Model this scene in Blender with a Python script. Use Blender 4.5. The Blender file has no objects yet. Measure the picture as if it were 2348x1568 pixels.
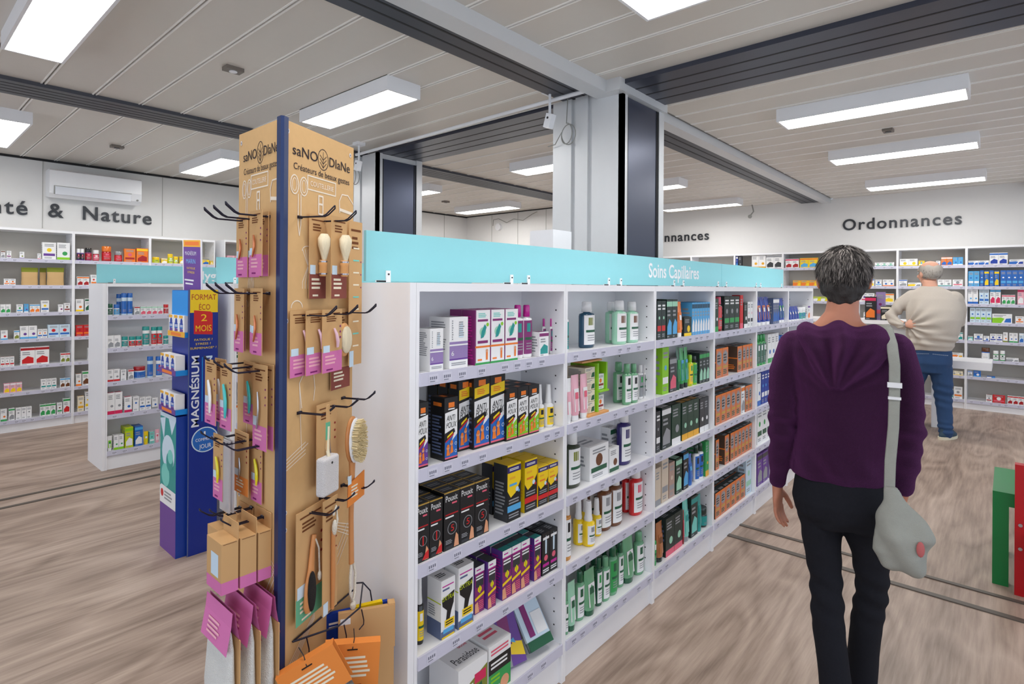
import bpy, bmesh, math, random
from math import sin, cos, pi, radians, sqrt, atan2, exp
from mathutils import Vector, Matrix, noise

# ------------------------------------------------------------------ camera
scene = bpy.context.scene
COL = scene.collection
EYE = 1.42
HEAD = radians(41.617)          # angle of the gondola direction (+X) to the right of the view direction
ROLL = -0.0068
fwd = Vector((cos(HEAD), sin(HEAD), 0)); rgt = Vector((sin(HEAD), -cos(HEAD), 0)); up = Vector((0, 0, 1))
cx_ = rgt * cos(ROLL) - up * sin(ROLL)
cy_ = up * cos(ROLL) + rgt * sin(ROLL)
cam_d = bpy.data.cameras.new('camera')
cam = bpy.data.objects.new('camera', cam_d); COL.objects.link(cam)
M = Matrix((cx_, cy_, -fwd)).transposed().to_4x4(); M.translation = Vector((0, 0, EYE))
cam.matrix_world = M
cam_d.sensor_width = 36.0; cam_d.lens = 36.0 * 1296.28 / 2348.0
cam_d.shift_x = (1174 - 1162.25) / 2348.0; cam_d.shift_y = -(784 - 659.53) / 2348.0
cam_d.clip_start = 0.05
scene.camera = cam

# ------------------------------------------------------------------ world and exposure
w = bpy.data.worlds.new('daylight_outside'); scene.world = w; w.use_nodes = True
nt = w.node_tree; bgn = nt.nodes['Background']
bgn.inputs['Color'].default_value = (0.80, 0.88, 1.0, 1); bgn.inputs['Strength'].default_value = 1.35
vs = scene.view_settings
vs.view_transform = 'Standard'; vs.look = 'None'; vs.gamma = 1.0; vs.use_curve_mapping = False
vs.exposure = 0.12
LAMP = 20.0
rnd = random.Random(7)

# ------------------------------------------------------------------ colours and materials
def lin(c):
    c /= 255.0
    return c / 12.92 if c <= 0.04045 else ((c + 0.055) / 1.055) ** 2.4
def rgb(r, g, b): return (lin(r), lin(g), lin(b), 1.0)
def mat(name, col, rough=0.5, metal=0.0, spec=0.5, emit=None, noise_amt=0.0, nscale=20, bump=0.0, bscale=200, coat=0.0, stretch=None, trans=0.0):
    m = bpy.data.materials.new(name); m.use_nodes = True
    n = m.node_tree.nodes; l = m.node_tree.links; b = n['Principled BSDF']
    b.inputs['Base Color'].default_value = col; b.inputs['Roughness'].default_value = rough
    b.inputs['Metallic'].default_value = metal; b.inputs['Specular IOR Level'].default_value = spec
    b.inputs['Coat Weight'].default_value = coat; b.inputs['Transmission Weight'].default_value = trans
    if emit:
        b.inputs['Emission Color'].default_value = emit[0]; b.inputs['Emission Strength'].default_value = emit[1]
    tc = n.new('ShaderNodeTexCoord'); src = tc.outputs['Object']
    if stretch:
        mp = n.new('ShaderNodeMapping'); mp.inputs['Scale'].default_value = stretch; l.new(src, mp.inputs['Vector']); src = mp.outputs['Vector']
    nz = n.new('ShaderNodeTexNoise'); nz.inputs['Scale'].default_value = nscale; nz.inputs['Detail'].default_value = 4; l.new(src, nz.inputs['Vector'])
    mr = n.new('ShaderNodeMapRange'); mr.inputs['To Min'].default_value = 1 - max(noise_amt, 0.015); mr.inputs['To Max'].default_value = 1 + max(noise_amt, 0.015); l.new(nz.outputs['Fac'], mr.inputs['Value'])
    mx = n.new('ShaderNodeVectorMath'); mx.operation = 'SCALE'; mx.inputs[0].default_value = col[:3]; l.new(mr.outputs['Result'], mx.inputs['Scale'])
    l.new(mx.outputs['Vector'], b.inputs['Base Color'])
    if bump:
        n2 = n.new('ShaderNodeTexNoise'); n2.inputs['Scale'].default_value = bscale; n2.inputs['Detail'].default_value = 3; l.new(src, n2.inputs['Vector'])
        bp = n.new('ShaderNodeBump'); bp.inputs['Strength'].default_value = bump; bp.inputs['Distance'].default_value = 0.004; l.new(n2.outputs['Fac'], bp.inputs['Height']); l.new(bp.outputs['Normal'], b.inputs['Normal'])
    return m
def printmat(name, rough, coat=0.0, spec=0.5):
    """printed surface: the ink colours are stored per face, the paper grain is procedural"""
    m = mat(name, (1, 1, 1, 1), rough, coat=coat, spec=spec)
    n = m.node_tree.nodes; l = m.node_tree.links; b = n['Principled BSDF']
    a = n.new('ShaderNodeVertexColor'); a.layer_name = 'Col'
    mx = [x for x in n if x.type == 'VECT_MATH'][0]
    l.new(a.outputs['Color'], mx.inputs[0])
    return m
PRINT = printmat('printed_card', 0.42)
GLOSS = printmat('moulded_plastic', 0.22, coat=0.3)
MATTE = printmat('matte_print', 0.8, spec=0.2)
WHITE = mat('white_laminate', rgb(243, 243, 246), 0.35)
WALLM = mat('white_wall_panel', rgb(228, 227, 225), 0.55)
STEEL = mat('pale_lacquered_steel', rgb(214, 216, 218), 0.38, metal=0.15)
NAVYM = mat('navy_anodised_panel', rgb(74, 80, 98), 0.34, metal=0.6)
GREYB = mat('dark_grey_profile', rgb(78, 80, 88), 0.42, metal=0.5)
BLACKG = mat('black_groove', rgb(22, 23, 27), 0.6)
TEAL = mat('teal_sign_board', rgb(140, 208, 216), 0.4)
WIRE = mat('navy_wire', rgb(26, 26, 48), 0.35, metal=0.3)
CHROME = mat('brushed_metal', rgb(190, 190, 195), 0.25, metal=1.0)
WHITEP = mat('white_plastic', rgb(238, 239, 242), 0.3)
BLACKP = mat('black_plastic', rgb(18, 18, 20), 0.35)
KRAFT = mat('kraft_board', rgb(214, 174, 122), 0.75, noise_amt=0.05, nscale=60, spec=0.2)
LETTER = mat('grey_letters', rgb(58, 60, 64), 0.3, metal=0.4)
CABLE = mat('grey_cable', rgb(150, 150, 145), 0.5)

# ------------------------------------------------------------------ mesh builder
class MB:
    def __init__(s): s.v = []; s.f = []; s.c = []; s.sm = []; s.col = (1, 1, 1, 1)
    def add(s, vs, fs, col=None, smooth=False):
        o = len(s.v); s.v += [tuple(p) for p in vs]
        for f in fs: s.f.append([i + o for i in f]); s.c.append(col or s.col); s.sm.append(smooth)
    def box(s, x0, x1, y0, y1, z0, z1, col=None, m=None):
        vs = [(x0,y0,z0),(x1,y0,z0),(x1,y1,z0),(x0,y1,z0),(x0,y0,z1),(x1,y0,z1),(x1,y1,z1),(x0,y1,z1)]
        if m: vs = [m @ Vector(p) for p in vs]
        s.add(vs, [(0,3,2,1),(4,5,6,7),(0,1,5,4),(1,2,6,5),(2,3,7,6),(3,0,4,7)], col)
    def quad(s, a, b, c, d, col=None): s.add([a, b, c, d], [(0, 1, 2, 3)], col)
    def cyl(s, p, q, r, n=12, col=None, r2=None, smooth=True):
        s.tube([p, q], [r, r if r2 is None else r2], n, col, smooth)
    def tube(s, pts, rad, n=8, col=None, smooth=True, caps=True, flat=None):
        pts = [Vector(p) for p in pts]; k = len(pts)
        if not isinstance(rad, list): rad = [rad] * k
        t0 = (pts[1] - pts[0]).normalized(); ref = Vector((0, 0, 1)) if abs(t0.z) < 0.9 else Vector((0, 1, 0))
        if flat: ref = Vector(flat)
        u = t0.cross(ref).normalized(); vs = []
        for i in range(k):
            if i == 0: t = t0
            elif i == k - 1: t = (pts[i] - pts[i-1]).normalized()
            else: t = ((pts[i+1] - pts[i]).normalized() + (pts[i] - pts[i-1]).normalized()).normalized()
            u = (u - t * u.dot(t)).normalized(); w_ = t.cross(u)
            r = rad[i]; ra, rb = (r if isinstance(r, (tuple, list)) else (r, r))
            for j in range(n):
                a = 2 * pi * j / n
                vs.append(pts[i] + u * (ra * cos(a)) + w_ * (rb * sin(a)))
        fs = []
        for i in range(k - 1):
            for j in range(n):
                a = i*n + j; b = i*n + (j+1) % n; fs.append((a, b, b + n, a + n))
        s.add(vs, fs, col, smooth)
        if caps: s.add([vs[j] for j in range(n)], [tuple(reversed(range(n)))], col); s.add([vs[(k-1)*n + j] for j in range(n)], [tuple(range(n))], col)
    def lathe(s, prof, n=20, sx=1.0, sy=1.0, col=None, smooth=True, c=(0, 0)):
        """prof: list of (r, z); cross-section r*sx by r*sy"""
        vs = []; k = len(prof)
        for r, z in prof:
            for j in range(n):
                a = 2 * pi * j / n; vs.append((c[0] + r*sx*cos(a), c[1] + r*sy*sin(a), z))
        fs = []
        for i in range(k - 1):
            for j in range(n):
                a = i*n + j; b = i*n + (j+1) % n; fs.append((a, b, b + n, a + n))
        s.add(vs, fs, col, smooth)
        s.add(vs[:n], [tuple(reversed(range(n)))], col); s.add(vs[-n:], [tuple(range(n))], col)
    def ball(s, c, rx, ry, rz, n=16, col=None, m=None):
        vs = []; k = n // 2
        for i in range(1, k):
            t = pi * i / k
            for j in range(n):
                a = 2*pi*j/n; vs.append(Vector((rx*sin(t)*cos(a), ry*sin(t)*sin(a), -rz*cos(t))))
        vs += [Vector((0, 0, -rz)), Vector((0, 0, rz))]
        if m: vs = [m @ p for p in vs]
        vs = [p + Vector(c) for p in vs]; fs = []
        for i in range(k - 2):
            for j in range(n):
                a = i*n+j; b = i*n+(j+1) % n; fs.append((a, b, b+n, a+n))
        B = (k-1)*n
        for j in range(n): fs.append((B, (j+1) % n, j)); fs.append((B+1, (k-2)*n+j, (k-2)*n+(j+1) % n))
        s.add(vs, fs, col, True)
    def rings(s, rs, n=24, col=None):
        """rs: (x, y, z, rx, ry) horizontal ellipses, lofted"""
        vs = []
        for x, y, z, rx, ry in rs:
            for j in range(n):
                a = 2*pi*j/n; vs.append((x + rx*cos(a), y + ry*sin(a), z))
        fs = []; k = len(rs)
        for i in range(k-1):
            for j in range(n):
                a = i*n+j; b = i*n+(j+1) % n; fs.append((a, b, b+n, a+n))
        if rs[0][2] > rs[-1][2]: fs = [tuple(reversed(f)) for f in fs]
        s.add(vs, fs, col, True)
        lo, hi = (vs[:n], vs[-n:]) if rs[0][2] < rs[-1][2] else (vs[-n:], vs[:n])
        s.add(lo, [tuple(reversed(range(n)))], col); s.add(hi, [tuple(range(n))], col)
    def text(s, string, size, o, ux, uy, col=None, align='CENTER', width=None, squash=1.0, off=0.0, sp=1.0, sh=0.0, bold=0.0):
        """flat lettering: origin o, reading direction ux, up direction uy; width forces the total width"""
        vs, fs, W = text_shape(string, sp, sh, bold)
        ux = Vector(ux); uy = Vector(uy); nz = ux.cross(uy); o = Vector(o) + nz * off
        sx = size if width is None else width / W
        dx = {'CENTER': -W / 2, 'LEFT': 0, 'RIGHT': -W}[align]
        s.add([o + ux * ((x + dx) * sx) + uy * (y * size * squash) for x, y in vs], fs, col)
    def build(s, name, m, parent=None, loc=None, rotz=0.0):
        me = bpy.data.meshes.new(name); me.from_pydata(s.v, [], s.f)
        me.polygons.foreach_set('use_smooth', s.sm)
        if m in (PRINT, GLOSS, MATTE):
            a = me.color_attributes.new('Col', 'FLOAT_COLOR', 'CORNER'); buf = []
            for f, c in zip(s.f, s.c): buf += list(c) * len(f)
            a.data.foreach_set('color', buf)
        me.materials.append(m); me.update()
        o = bpy.data.objects.new(name, me); COL.objects.link(o)
        if parent: o.parent = parent
        if loc: o.location = loc
        o.rotation_euler[2] = rotz
        return o
_txt = {}
def text_shape(string, sp=1.0, sh=0.0, bold=0.0):
    k = (string, sp, sh, bold)
    if k not in _txt:
        cu = bpy.data.curves.new('t', 'FONT'); cu.body = string; cu.size = 1.0; cu.resolution_u = 6 if sp > 1.05 else 3; cu.space_character = sp; cu.shear = sh; cu.offset = bold
        o = bpy.data.objects.new('t', cu); me = o.to_mesh()
        vs = [(v.co.x, v.co.y) for v in me.vertices]; fs = [tuple(p.vertices) for p in me.polygons]
        x0 = min(v[0] for v in vs); vs = [(x - x0, y) for x, y in vs]; W = max(v[0] for v in vs)
        o.to_mesh_clear(); bpy.data.objects.remove(o); bpy.data.curves.remove(cu)
        _txt[k] = (vs, fs, W)
    return _txt[k]
def tag(o, label=None, cat=None, group=None, kind=None):
    if label: o['label'] = label
    if cat: o['category'] = cat
    if group: o['group'] = group
    if kind: o['kind'] = kind
    return o
def empty(name, loc=(0, 0, 0), rotz=0.0, label=None, cat=None, group=None):
    o = bpy.data.objects.new(name, None); COL.objects.link(o); o.location = loc; o.rotation_euler[2] = rotz; o.empty_display_size = 0.05
    return tag(o, label, cat, group)
def kids(o): return [c for c in COL.objects if c.parent == o]
def dup(o, loc=None, rotz=None, label=None, group=None, parent=None):
    c = o.copy(); COL.objects.link(c)
    if parent: c.parent = parent
    if loc is not None: c.location = loc
    if rotz is not None: c.rotation_euler[2] = rotz
    if label: c['label'] = label
    if group: c['group'] = group
    for ch in TREE.get(o.name, []) or kids(o): dup(ch, parent=c)
    return c
TREE = {}
def struct(name, mb, m): return tag(mb.build(name, m), kind='structure')
# ================================================================== the room
CZ = 2.71
def floor_mat():
    m = bpy.data.materials.new('oak_vinyl'); m.use_nodes = True; n = m.node_tree.nodes; l = m.node_tree.links; b = n['Principled BSDF']
    tc = n.new('ShaderNodeTexCoord')
    mp = n.new('ShaderNodeMapping'); mp.inputs['Scale'].default_value = (0.8, 2.9, 1); l.new(tc.outputs['Object'], mp.inputs['Vector'])
    nz = n.new('ShaderNodeTexNoise'); nz.inputs['Scale'].default_value = 1.1; nz.inputs['Detail'].default_value = 1.5; nz.inputs['Distortion'].default_value = 0.25; l.new(mp.outputs['Vector'], nz.inputs['Vector'])
    mu = n.new('ShaderNodeMath'); mu.operation = 'MULTIPLY'; mu.inputs[1].default_value = 15.0; l.new(nz.outputs['Fac'], mu.inputs[0])
    si = n.new('ShaderNodeMath'); si.operation = 'PINGPONG'; si.inputs[1].default_value = 1.0; l.new(mu.outputs[0], si.inputs[0])
    mp2 = n.new('ShaderNodeMapping'); mp2.inputs['Scale'].default_value = (1.6, 26, 1); l.new(tc.outputs['Object'], mp2.inputs['Vector'])
    n2 = n.new('ShaderNodeTexNoise'); n2.inputs['Scale'].default_value = 2.2; n2.inputs['Detail'].default_value = 8; n2.inputs['Roughness'].default_value = 0.6; l.new(mp2.outputs['Vector'], n2.inputs['Vector'])
    mp3 = n.new('ShaderNodeMapping'); mp3.inputs['Scale'].default_value = (0.5, 4.5, 1); l.new(tc.outputs['Object'], mp3.inputs['Vector'])
    n3 = n.new('ShaderNodeTexNoise'); n3.inputs['Scale'].default_value = 1.0; n3.inputs['Detail'].default_value = 3; l.new(mp3.outputs['Vector'], n3.inputs['Vector'])
    a = n.new('ShaderNodeMath'); a.operation = 'MULTIPLY'; a.inputs[1].default_value = 0.13; l.new(si.outputs[0], a.inputs[0])
    c = n.new('ShaderNodeMath'); c.operation = 'MULTIPLY_ADD'; c.inputs[1].default_value = 0.42; l.new(n2.outputs['Fac'], c.inputs[0]); l.new(a.outputs[0], c.inputs[2])
    d = n.new('ShaderNodeMath'); d.operation = 'MULTIPLY_ADD'; d.inputs[1].default_value = 0.55; l.new(n3.outputs['Fac'], d.inputs[0]); l.new(c.outputs[0], d.inputs[2])
    r = n.new('ShaderNodeValToRGB'); e = r.color_ramp.elements
    e[0].position = 0.34; e[0].color = rgb(112, 93, 80); e[1].position = 0.80; e[1].color = rgb(202, 182, 166)
    x = r.color_ramp.elements.new(0.545); x.color = rgb(163, 142, 127)
    l.new(d.outputs[0], r.inputs['Fac']); l.new(r.outputs['Color'], b.inputs['Base Color'])
    b.inputs['Roughness'].default_value = 0.42; b.inputs['Specular IOR Level'].default_value = 0.45
    bp = n.new('ShaderNodeBump'); bp.inputs['Strength'].default_value = 0.08; bp.inputs['Distance'].default_value = 0.002; l.new(n2.outputs['Fac'], bp.inputs['Height']); l.new(bp.outputs['Normal'], b.inputs['Normal'])
    return m
m_ = MB(); m_.box(-3.2, 9.1, -3.2, 7.5, -0.1, 0.0); struct('floor', m_, floor_mat())
STRIP = mat('floor_joint_strip', rgb(92, 84, 76), 0.5)
m_ = MB()
for x in (3.28, 3.475): m_.box(x, x + (0.034 if x < 3.3 else 0.026), -3.2, 7.4, 0.0, 0.005)
struct('trim_1', m_, STRIP)
m_ = MB()
for y in (4.745, 4.93): m_.box(-3.2, 7.2, y, y + 0.03, 0.0, 0.005)
struct('trim_2', m_, STRIP)

def ceil_mat():
    m = mat('ceiling_cassettes', rgb(214, 208, 199), 0.38, metal=0.05)
    n = m.node_tree.nodes; l = m.node_tree.links; b = n['Principled BSDF']
    return m
CEIL = ceil_mat()
SEAM = mat('ceiling_seam', rgb(246, 243, 238), 0.4)
m_ = MB(); m_.box(-3.2, 9.1, -3.2, 7.5, CZ + 0.012, CZ + 0.2); struct('ceiling', m_, mat('ceiling_void', rgb(150, 147, 142), 0.6))
# white cassettes run along Y between the beams; every joint is a doubled raised rib
m_ = MB(); s_ = MB()
x = 0.73 - 0.272 * 14
while x < 9.1:
    a, b = x + 0.012, x + 0.260
    for (y0, y1) in ((-3.2, 1.87), (2.25, 4.64), (5.0, 7.44)):
        m_.box(a, b, y0, y1, CZ, CZ + 0.012)
        s_.box(x - 0.014, x - 0.005, y0, y1, CZ - 0.004, CZ + 0.010); s_.box(x + 0.005, x + 0.014, y0, y1, CZ - 0.004, CZ + 0.010)
    x += 0.272
struct('ceiling_1', m_, CEIL); struct('ceiling_2', s_, SEAM)

# beams (ribbed dark profiles with black grooves, white angle beside them)
def beamx(name, y0, y1, x0, x1, z, ng):
    a = MB(); a.box(x0, x1, y0, y1, z, CZ + 0.01); o = struct(name, a, GREYB)
    g = MB()
    for k in range(ng):
        y = y0 + (y1 - y0) * (k + 1) / (ng + 1); g.box(x0 + 0.001, x1 - 0.001, y - 0.006, y + 0.006, z - 0.001, z + 0.004)
    c = g.build('groove', BLACKG, o); return o
def beamy(name, x0, x1, y0, y1, z, ng):
    a = MB(); a.box(x0, x1, y0, y1, z, CZ + 0.01); o = struct(name, a, NAVYB)
    g = MB()
    for k in range(ng):
        x = x0 + (x1 - x0) * (k + 1) / (ng + 1); g.box(x - 0.007, x + 0.007, y0 + 0.001, y1 - 0.001, z - 0.001, z + 0.004)
    g.build('groove', BLACKG, o); return o
NAVYB = mat('navy_grey_profile', rgb(72, 76, 90), 0.3, metal=0.6)
beamx('beam_1', 2.0, 2.26, -3.2, 3.12, CZ - 0.03, 2)
beamx('beam_2', 2.02, 2.28, 3.66, 9.05, CZ - 0.03, 2)
beamx('beam_3', 4.64, 4.98, -3.2, 9.05, CZ - 0.025, 4)
beamy('beam_4', 3.08, 3.62, -3.2, 1.79, CZ - 0.028, 3)
beamy('beam_5', 3.18, 3.70, 2.36, 4.46, CZ - 0.028, 3)
beamy('beam_6', 3.2, 3.62, 5.0, 7.44, CZ - 0.02, 2)
m_ = MB(); m_.box(-3.2, 3.66, 1.87, 1.985, CZ - 0.075, CZ + 0.01); m_.box(3.66, 9.05, 1.90, 2.0, CZ - 0.06, CZ + 0.01)
m_.box(3.02, 3.66, 1.775, 1.87, CZ - 0.075, CZ + 0.01); struct('trim_3', m_, STEEL)

# walls
m_ = MB(); m_.box(-3.2, 7.25, 7.44, 7.56, 0, CZ)
struct('wall_left', m_, WALLM)
m_ = MB()
m_.box(9.05, 9.17, -3.2, 4.9, 0, CZ); m_.box(7.25, 9.17, 4.9, 5.0, 0, CZ)
struct('wall_right', m_, WALLM)
m_ = MB(); m_.box(7.25, 7.37, 5.0, 7.56, 0, CZ); struct('wall_far', m_, WALLM)
m_ = MB(); m_.box(-3.2, 7.25, 7.42, 7.44, CZ - 0.022, CZ)
m_.box(7.23, 7.25, 5.0, 7.42, CZ - 0.015, CZ); struct('trim_4', m_, BLACKG)
m_ = MB()
for xx in (-1.0, 0.05, 1.17, 2.27, 3.4, 4.5, 5.6, 6.7): m_.box(xx, xx + 0.004, 7.434, 7.4405, 2.0, CZ - 0.022)
for yy in (5.6, 6.2, 6.8): m_.box(7.244, 7.2505, yy, yy + 0.004, 0, CZ - 0.02)
struct('trim_5', m_, mat('wall_joint', rgb(168, 166, 160), 0.6))

# pillars
def pillar(name, x0, x1, y0, y1, lab):
    o = empty(name, ((x0+x1)/2, (y0+y1)/2, 0)); o['kind'] = 'structure'
    cxx, cyy = (x0+x1)/2, (y0+y1)/2
    def P(n, mb, m): c = mb.build(n, m, o); c.location = (-cxx, -cyy, 0); return c
    a = MB(); a.box(x0+0.02, x1-0.02, y0+0.02, y1-0.02, 0, CZ - 0.03)
    # front (-X) sheets with channels
    yy = [y0, y0 + (y1-y0)*0.42, y0 + (y1-y0)*0.48, y0 + (y1-y0)*0.66, y0 + (y1-y0)*0.72, y1]
    a.box(x0, x0+0.03, yy[0], yy[1], 0, CZ-0.03); a.box(x0, x0+0.03, yy[2], yy[3], 0, CZ-0.03); a.box(x0, x0+0.03, yy[4], yy[5], 0, CZ-0.03)
    a.box(x0, x0+0.06, y0, y0+0.03, 0, CZ-0.03); a.box(x1-0.07, x1, y0, y0+0.04, 0, CZ-0.03)
    P('pillar_casing', a, STEEL)
    b = MB(); b.box(x0+0.06, x1-0.07, y0+0.008, y0+0.03, 0, CZ-0.08); P('infill_panel', b, NAVYM)
    g = MB(); g.box(x0+0.06, x0+0.075, y0+0.004, y0+0.012, 0, CZ-0.08); g.box(x1-0.10, x1-0.092, y0+0.004, y0+0.012, 0, CZ-0.08); g.box(x1-0.082, x1-0.07, y0+0.004, y0+0.012, 0, CZ-0.08); P('edge_groove', g, BLACKG)
pillar('pillar', 3.10, 3.66, 1.80, 2.34, '')
pillar('pillar', 3.14, 3.68, 4.42, 5.0, '')

# ------------------------------------------------------------------ ceiling lights
DIFF = mat('lit_diffuser', (1, 1, 1, 1), 0.5, emit=((1.0, 0.985, 0.96, 1), LAMP))
def light(x0, x1, y0, y1, zb, where):
    cxx, cyy = (x0+x1)/2, (y0+y1)/2; hx, hy = (x1-x0)/2, (y1-y0)/2
    o = empty('ceiling_light', (cxx, cyy, zb), 0, where, 'ceiling light')
    f = MB(); t = 0.014; H_ = CZ - zb
    f.box(-hx-t, hx+t, -hy-t, -hy, 0, H_); f.box(-hx-t, hx+t, hy, hy+t, 0, H_); f.box(-hx-t, -hx, -hy, hy, 0, H_); f.box(hx, hx+t, -hy, hy, 0, H_); f.box(-hx, hx, -hy, hy, 0.02, H_)
    f.build('frame', WHITEP, o)
    d = MB(); d.box(-hx, hx, -hy, hy, 0.004, 0.012); d.build('diffuser', DIFF, o)
ZL = 2.62
LI = [(0.45,0.68,2.80,3.84,'bright rectangular ceiling light cut by the upper left corner of the view'),
 (2.09,2.32,2.84,3.87,'rectangular ceiling light above and right of the kraft display column'),
 (2.19,2.44,5.56,6.60,'ceiling light left of the kraft column, near the air conditioner wall'),
 (0.57,0.79,5.50,6.60,'ceiling light cut by the left edge, near the air conditioner wall'),
 (4.32,4.56,0.20,1.24,'largest long ceiling light before the Ordonnances wall'),
 (5.92,6.18,0.20,1.25,'second of three parallel long lights before the Ordonnances wall'),
 (7.78,8.06,0.20,1.26,'long ceiling light nearest the Ordonnances lettering'),
 (4.40,4.66,2.85,3.86,'ceiling light seen left of the near white pillar'),
 (6.26,6.52,5.54,6.68,'low ceiling light seen between the pillars near the far corner'),
 (4.60,4.80,5.40,6.45,'ceiling light just right of the far navy pillar'),
 (6.18,6.40,2.86,3.90,'ceiling light cut by the near pillar, on its right'),
 (8.05,8.26,2.86,3.98,'far ceiling light above the partly hidden Ordonnances lettering'),
 (2.06,2.30,0.20,1.21,'ceiling light cut by the top edge right of centre'),
 (0.30,0.55,0.20,1.24,'ceiling light overhead outside the view, in front of the gondola'),]
for a in LI: light(a[0], a[1], a[2], a[3], ZL, a[4])
# spot and detectors
def detector(x, y, lab, lit=False, sz=0.05):
    o = empty('smoke_detector' if not lit else 'recessed_spot', (x, y, CZ), 0, lab, 'detector' if not lit else 'spotlight')
    a = MB(); a.box(-sz, sz, -sz*0.7, sz*0.7, -0.022, 0); a.build('housing', mat('detector_grey', rgb(120, 112, 104), 0.5), o)
    b = MB(); b.cyl((0, 0, -0.026), (0, 0, -0.02), sz*0.45, 14); b.build('lens', WHITEP if lit else BLACKP, o)
detector(1.42, 3.44, 'small square spotlight on the ceiling left of the kraft column', True)
detector(1.51, 6.18, 'small dark detector on the ceiling above the air conditioner')
detector(5.40, 0.73, 'small detector between the long lights by the Ordonnances wall')
detector(5.71, 6.31, 'small dark detector on the ceiling between the two pillars')

# white conduit on the ceiling between the pillars, brackets and cables
o = MB(); o.cyl((2.98, 2.0, CZ - 0.05), (3.03, 4.60, CZ - 0.05), 0.014, 8)
tag(o.build('cable_conduit', WHITEP), 'thin white conduit under the ceiling running to the near pillar', 'pipe')
def ceiling_camera(x, y, lab):
    e = empty('security_camera', (x, y, CZ - 0.02), 0, lab, 'camera')
    a = MB(); a.cyl((0, 0, 0), (0, 0, -0.16), 0.009, 8); a.box(-0.04, 0.04, -0.04, 0.04, -0.008, 0.02); a.build('bracket', WHITEP, e)
    b = MB(); mm = Matrix.Translation((-0.015, -0.01, -0.19)) @ Matrix.Rotation(radians(18), 4, 'X'); b.box(-0.022, 0.022, -0.025, 0.025, -0.045, 0.045, m=mm); b.build('camera_body', WHITEP, e)
    c = MB(); c.cyl((-0.038, -0.01, -0.172), (-0.03, -0.01, -0.172), 0.008, 10); c.build('lens', BLACKP, e)
ceiling_camera(2.93, 2.24, 'small white security camera hanging beside the near pillar')
ceiling_camera(2.90, 4.36, 'small security camera hanging behind the kraft column top')
def loop(name, c, r, lab, tail):
    m1 = MB(); pts = [(c[0] - 0.02*sin(a/57.3*0.5), c[1] + r*cos(radians(a)), c[2] + 1.35*r*sin(radians(a))) for a in range(90, 90+360*2-60, 15)]
    pts = [(c[0], c[1], CZ - 0.03)] + pts + tail
    m1.tube(pts, 0.0035, 6); tag(m1.build(name, CABLE), lab, 'cable')
loop('coiled_cable', (3.06, 2.19, 2.44), 0.05, 'grey cable coiled in a loop against the near pillar', [(3.07, 2.30, 2.39), (3.07, 2.36, 2.385)])
loop('coiled_cable', (3.09, 4.72, 2.48), 0.055, 'grey cable coiled against the far pillar behind the kraft column', [])
m1 = MB(); m1.tube([(7.22, 6.75, 2.50), (7.2, 6.72, 2.60), (7.2, 6.6, 2.61), (7.21, 6.42, 2.53), (7.2, 6.25, 2.58), (7.2, 6.05, 2.54), (7.2, 5.85, 2.63), (7.2, 5.75, 2.66)], 0.006, 6)
tag(m1.build('loose_cable', CABLE), 'wavy loose cable on the far wall between the pillars', 'cable')
m1 = MB(); m1.cyl((7.2, 6.62, 2.47), (7.25, 6.62, 2.47), 0.06, 16); tag(m1.build('wall_speaker', WHITEP), 'round white unit on the far wall under the loose cable', 'wall unit')
m1 = MB(); m1.tube([(8.9, 2.93, CZ), (8.88, 2.90, 2.60), (8.9, 2.95, 2.55)], 0.01, 6); m1.ball((8.9, 2.96, 2.53), 0.03, 0.03, 0.03, 10); tag(m1.build('dome_camera', CABLE), 'small camera hanging near the partly hidden Ordonnances lettering', 'camera')
m1 = MB(); m1.ball((8.85, -0.22, 2.63), 0.05, 0.05, 0.05, 12); m1.box(8.85, 9.05, -0.24, -0.2, 2.64, 2.70); tag(m1.build('dome_camera', BLACKP), 'black dome camera at the right edge of the Ordonnances wall', 'camera')

# air conditioner
ac = empty('air_conditioner', (1.60, 7.44, 2.31), 0, 'white wall air conditioner above the word Nature', 'air conditioner')
m1 = MB(); pr = [(0.0, 0.02), (-0.13, 0.0), (-0.19, 0.04), (-0.20, 0.12), (-0.20, 0.27), (-0.17, 0.285), (0.0, 0.285)]
L2 = 0.405
vs_ = [(-L2, y, z) for y, z in pr] + [(L2, y, z) for y, z in pr]; k = len(pr)
m1.add(vs_, [(i, i+1, i+1+k, i+k) for i in range(k-1)] + [tuple(range(k))[::-1], tuple(range(k, 2*k)), (k-1, 0, k, 2*k-1)]); m1.build('housing', WHITEP, ac)
m1 = MB(); m1.box(-0.36, 0.30, -0.206, -0.17, 0.030, 0.105); m1.build('louvre', mat('louvre_white', rgb(222, 226, 234), 0.3), ac)
m1 = MB(); m1.box(-0.37, 0.31, -0.204, -0.19, 0.112, 0.117); m1.box(-0.37, -0.364, -0.204, -0.19, 0.03, 0.112); m1.build('seam', CABLE, ac)
m1 = MB(); m1.cyl((0.365, -0.205, 0.05), (0.365, -0.19, 0.05), 0.010, 12); m1.build('indicator', CABLE, ac)

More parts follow.
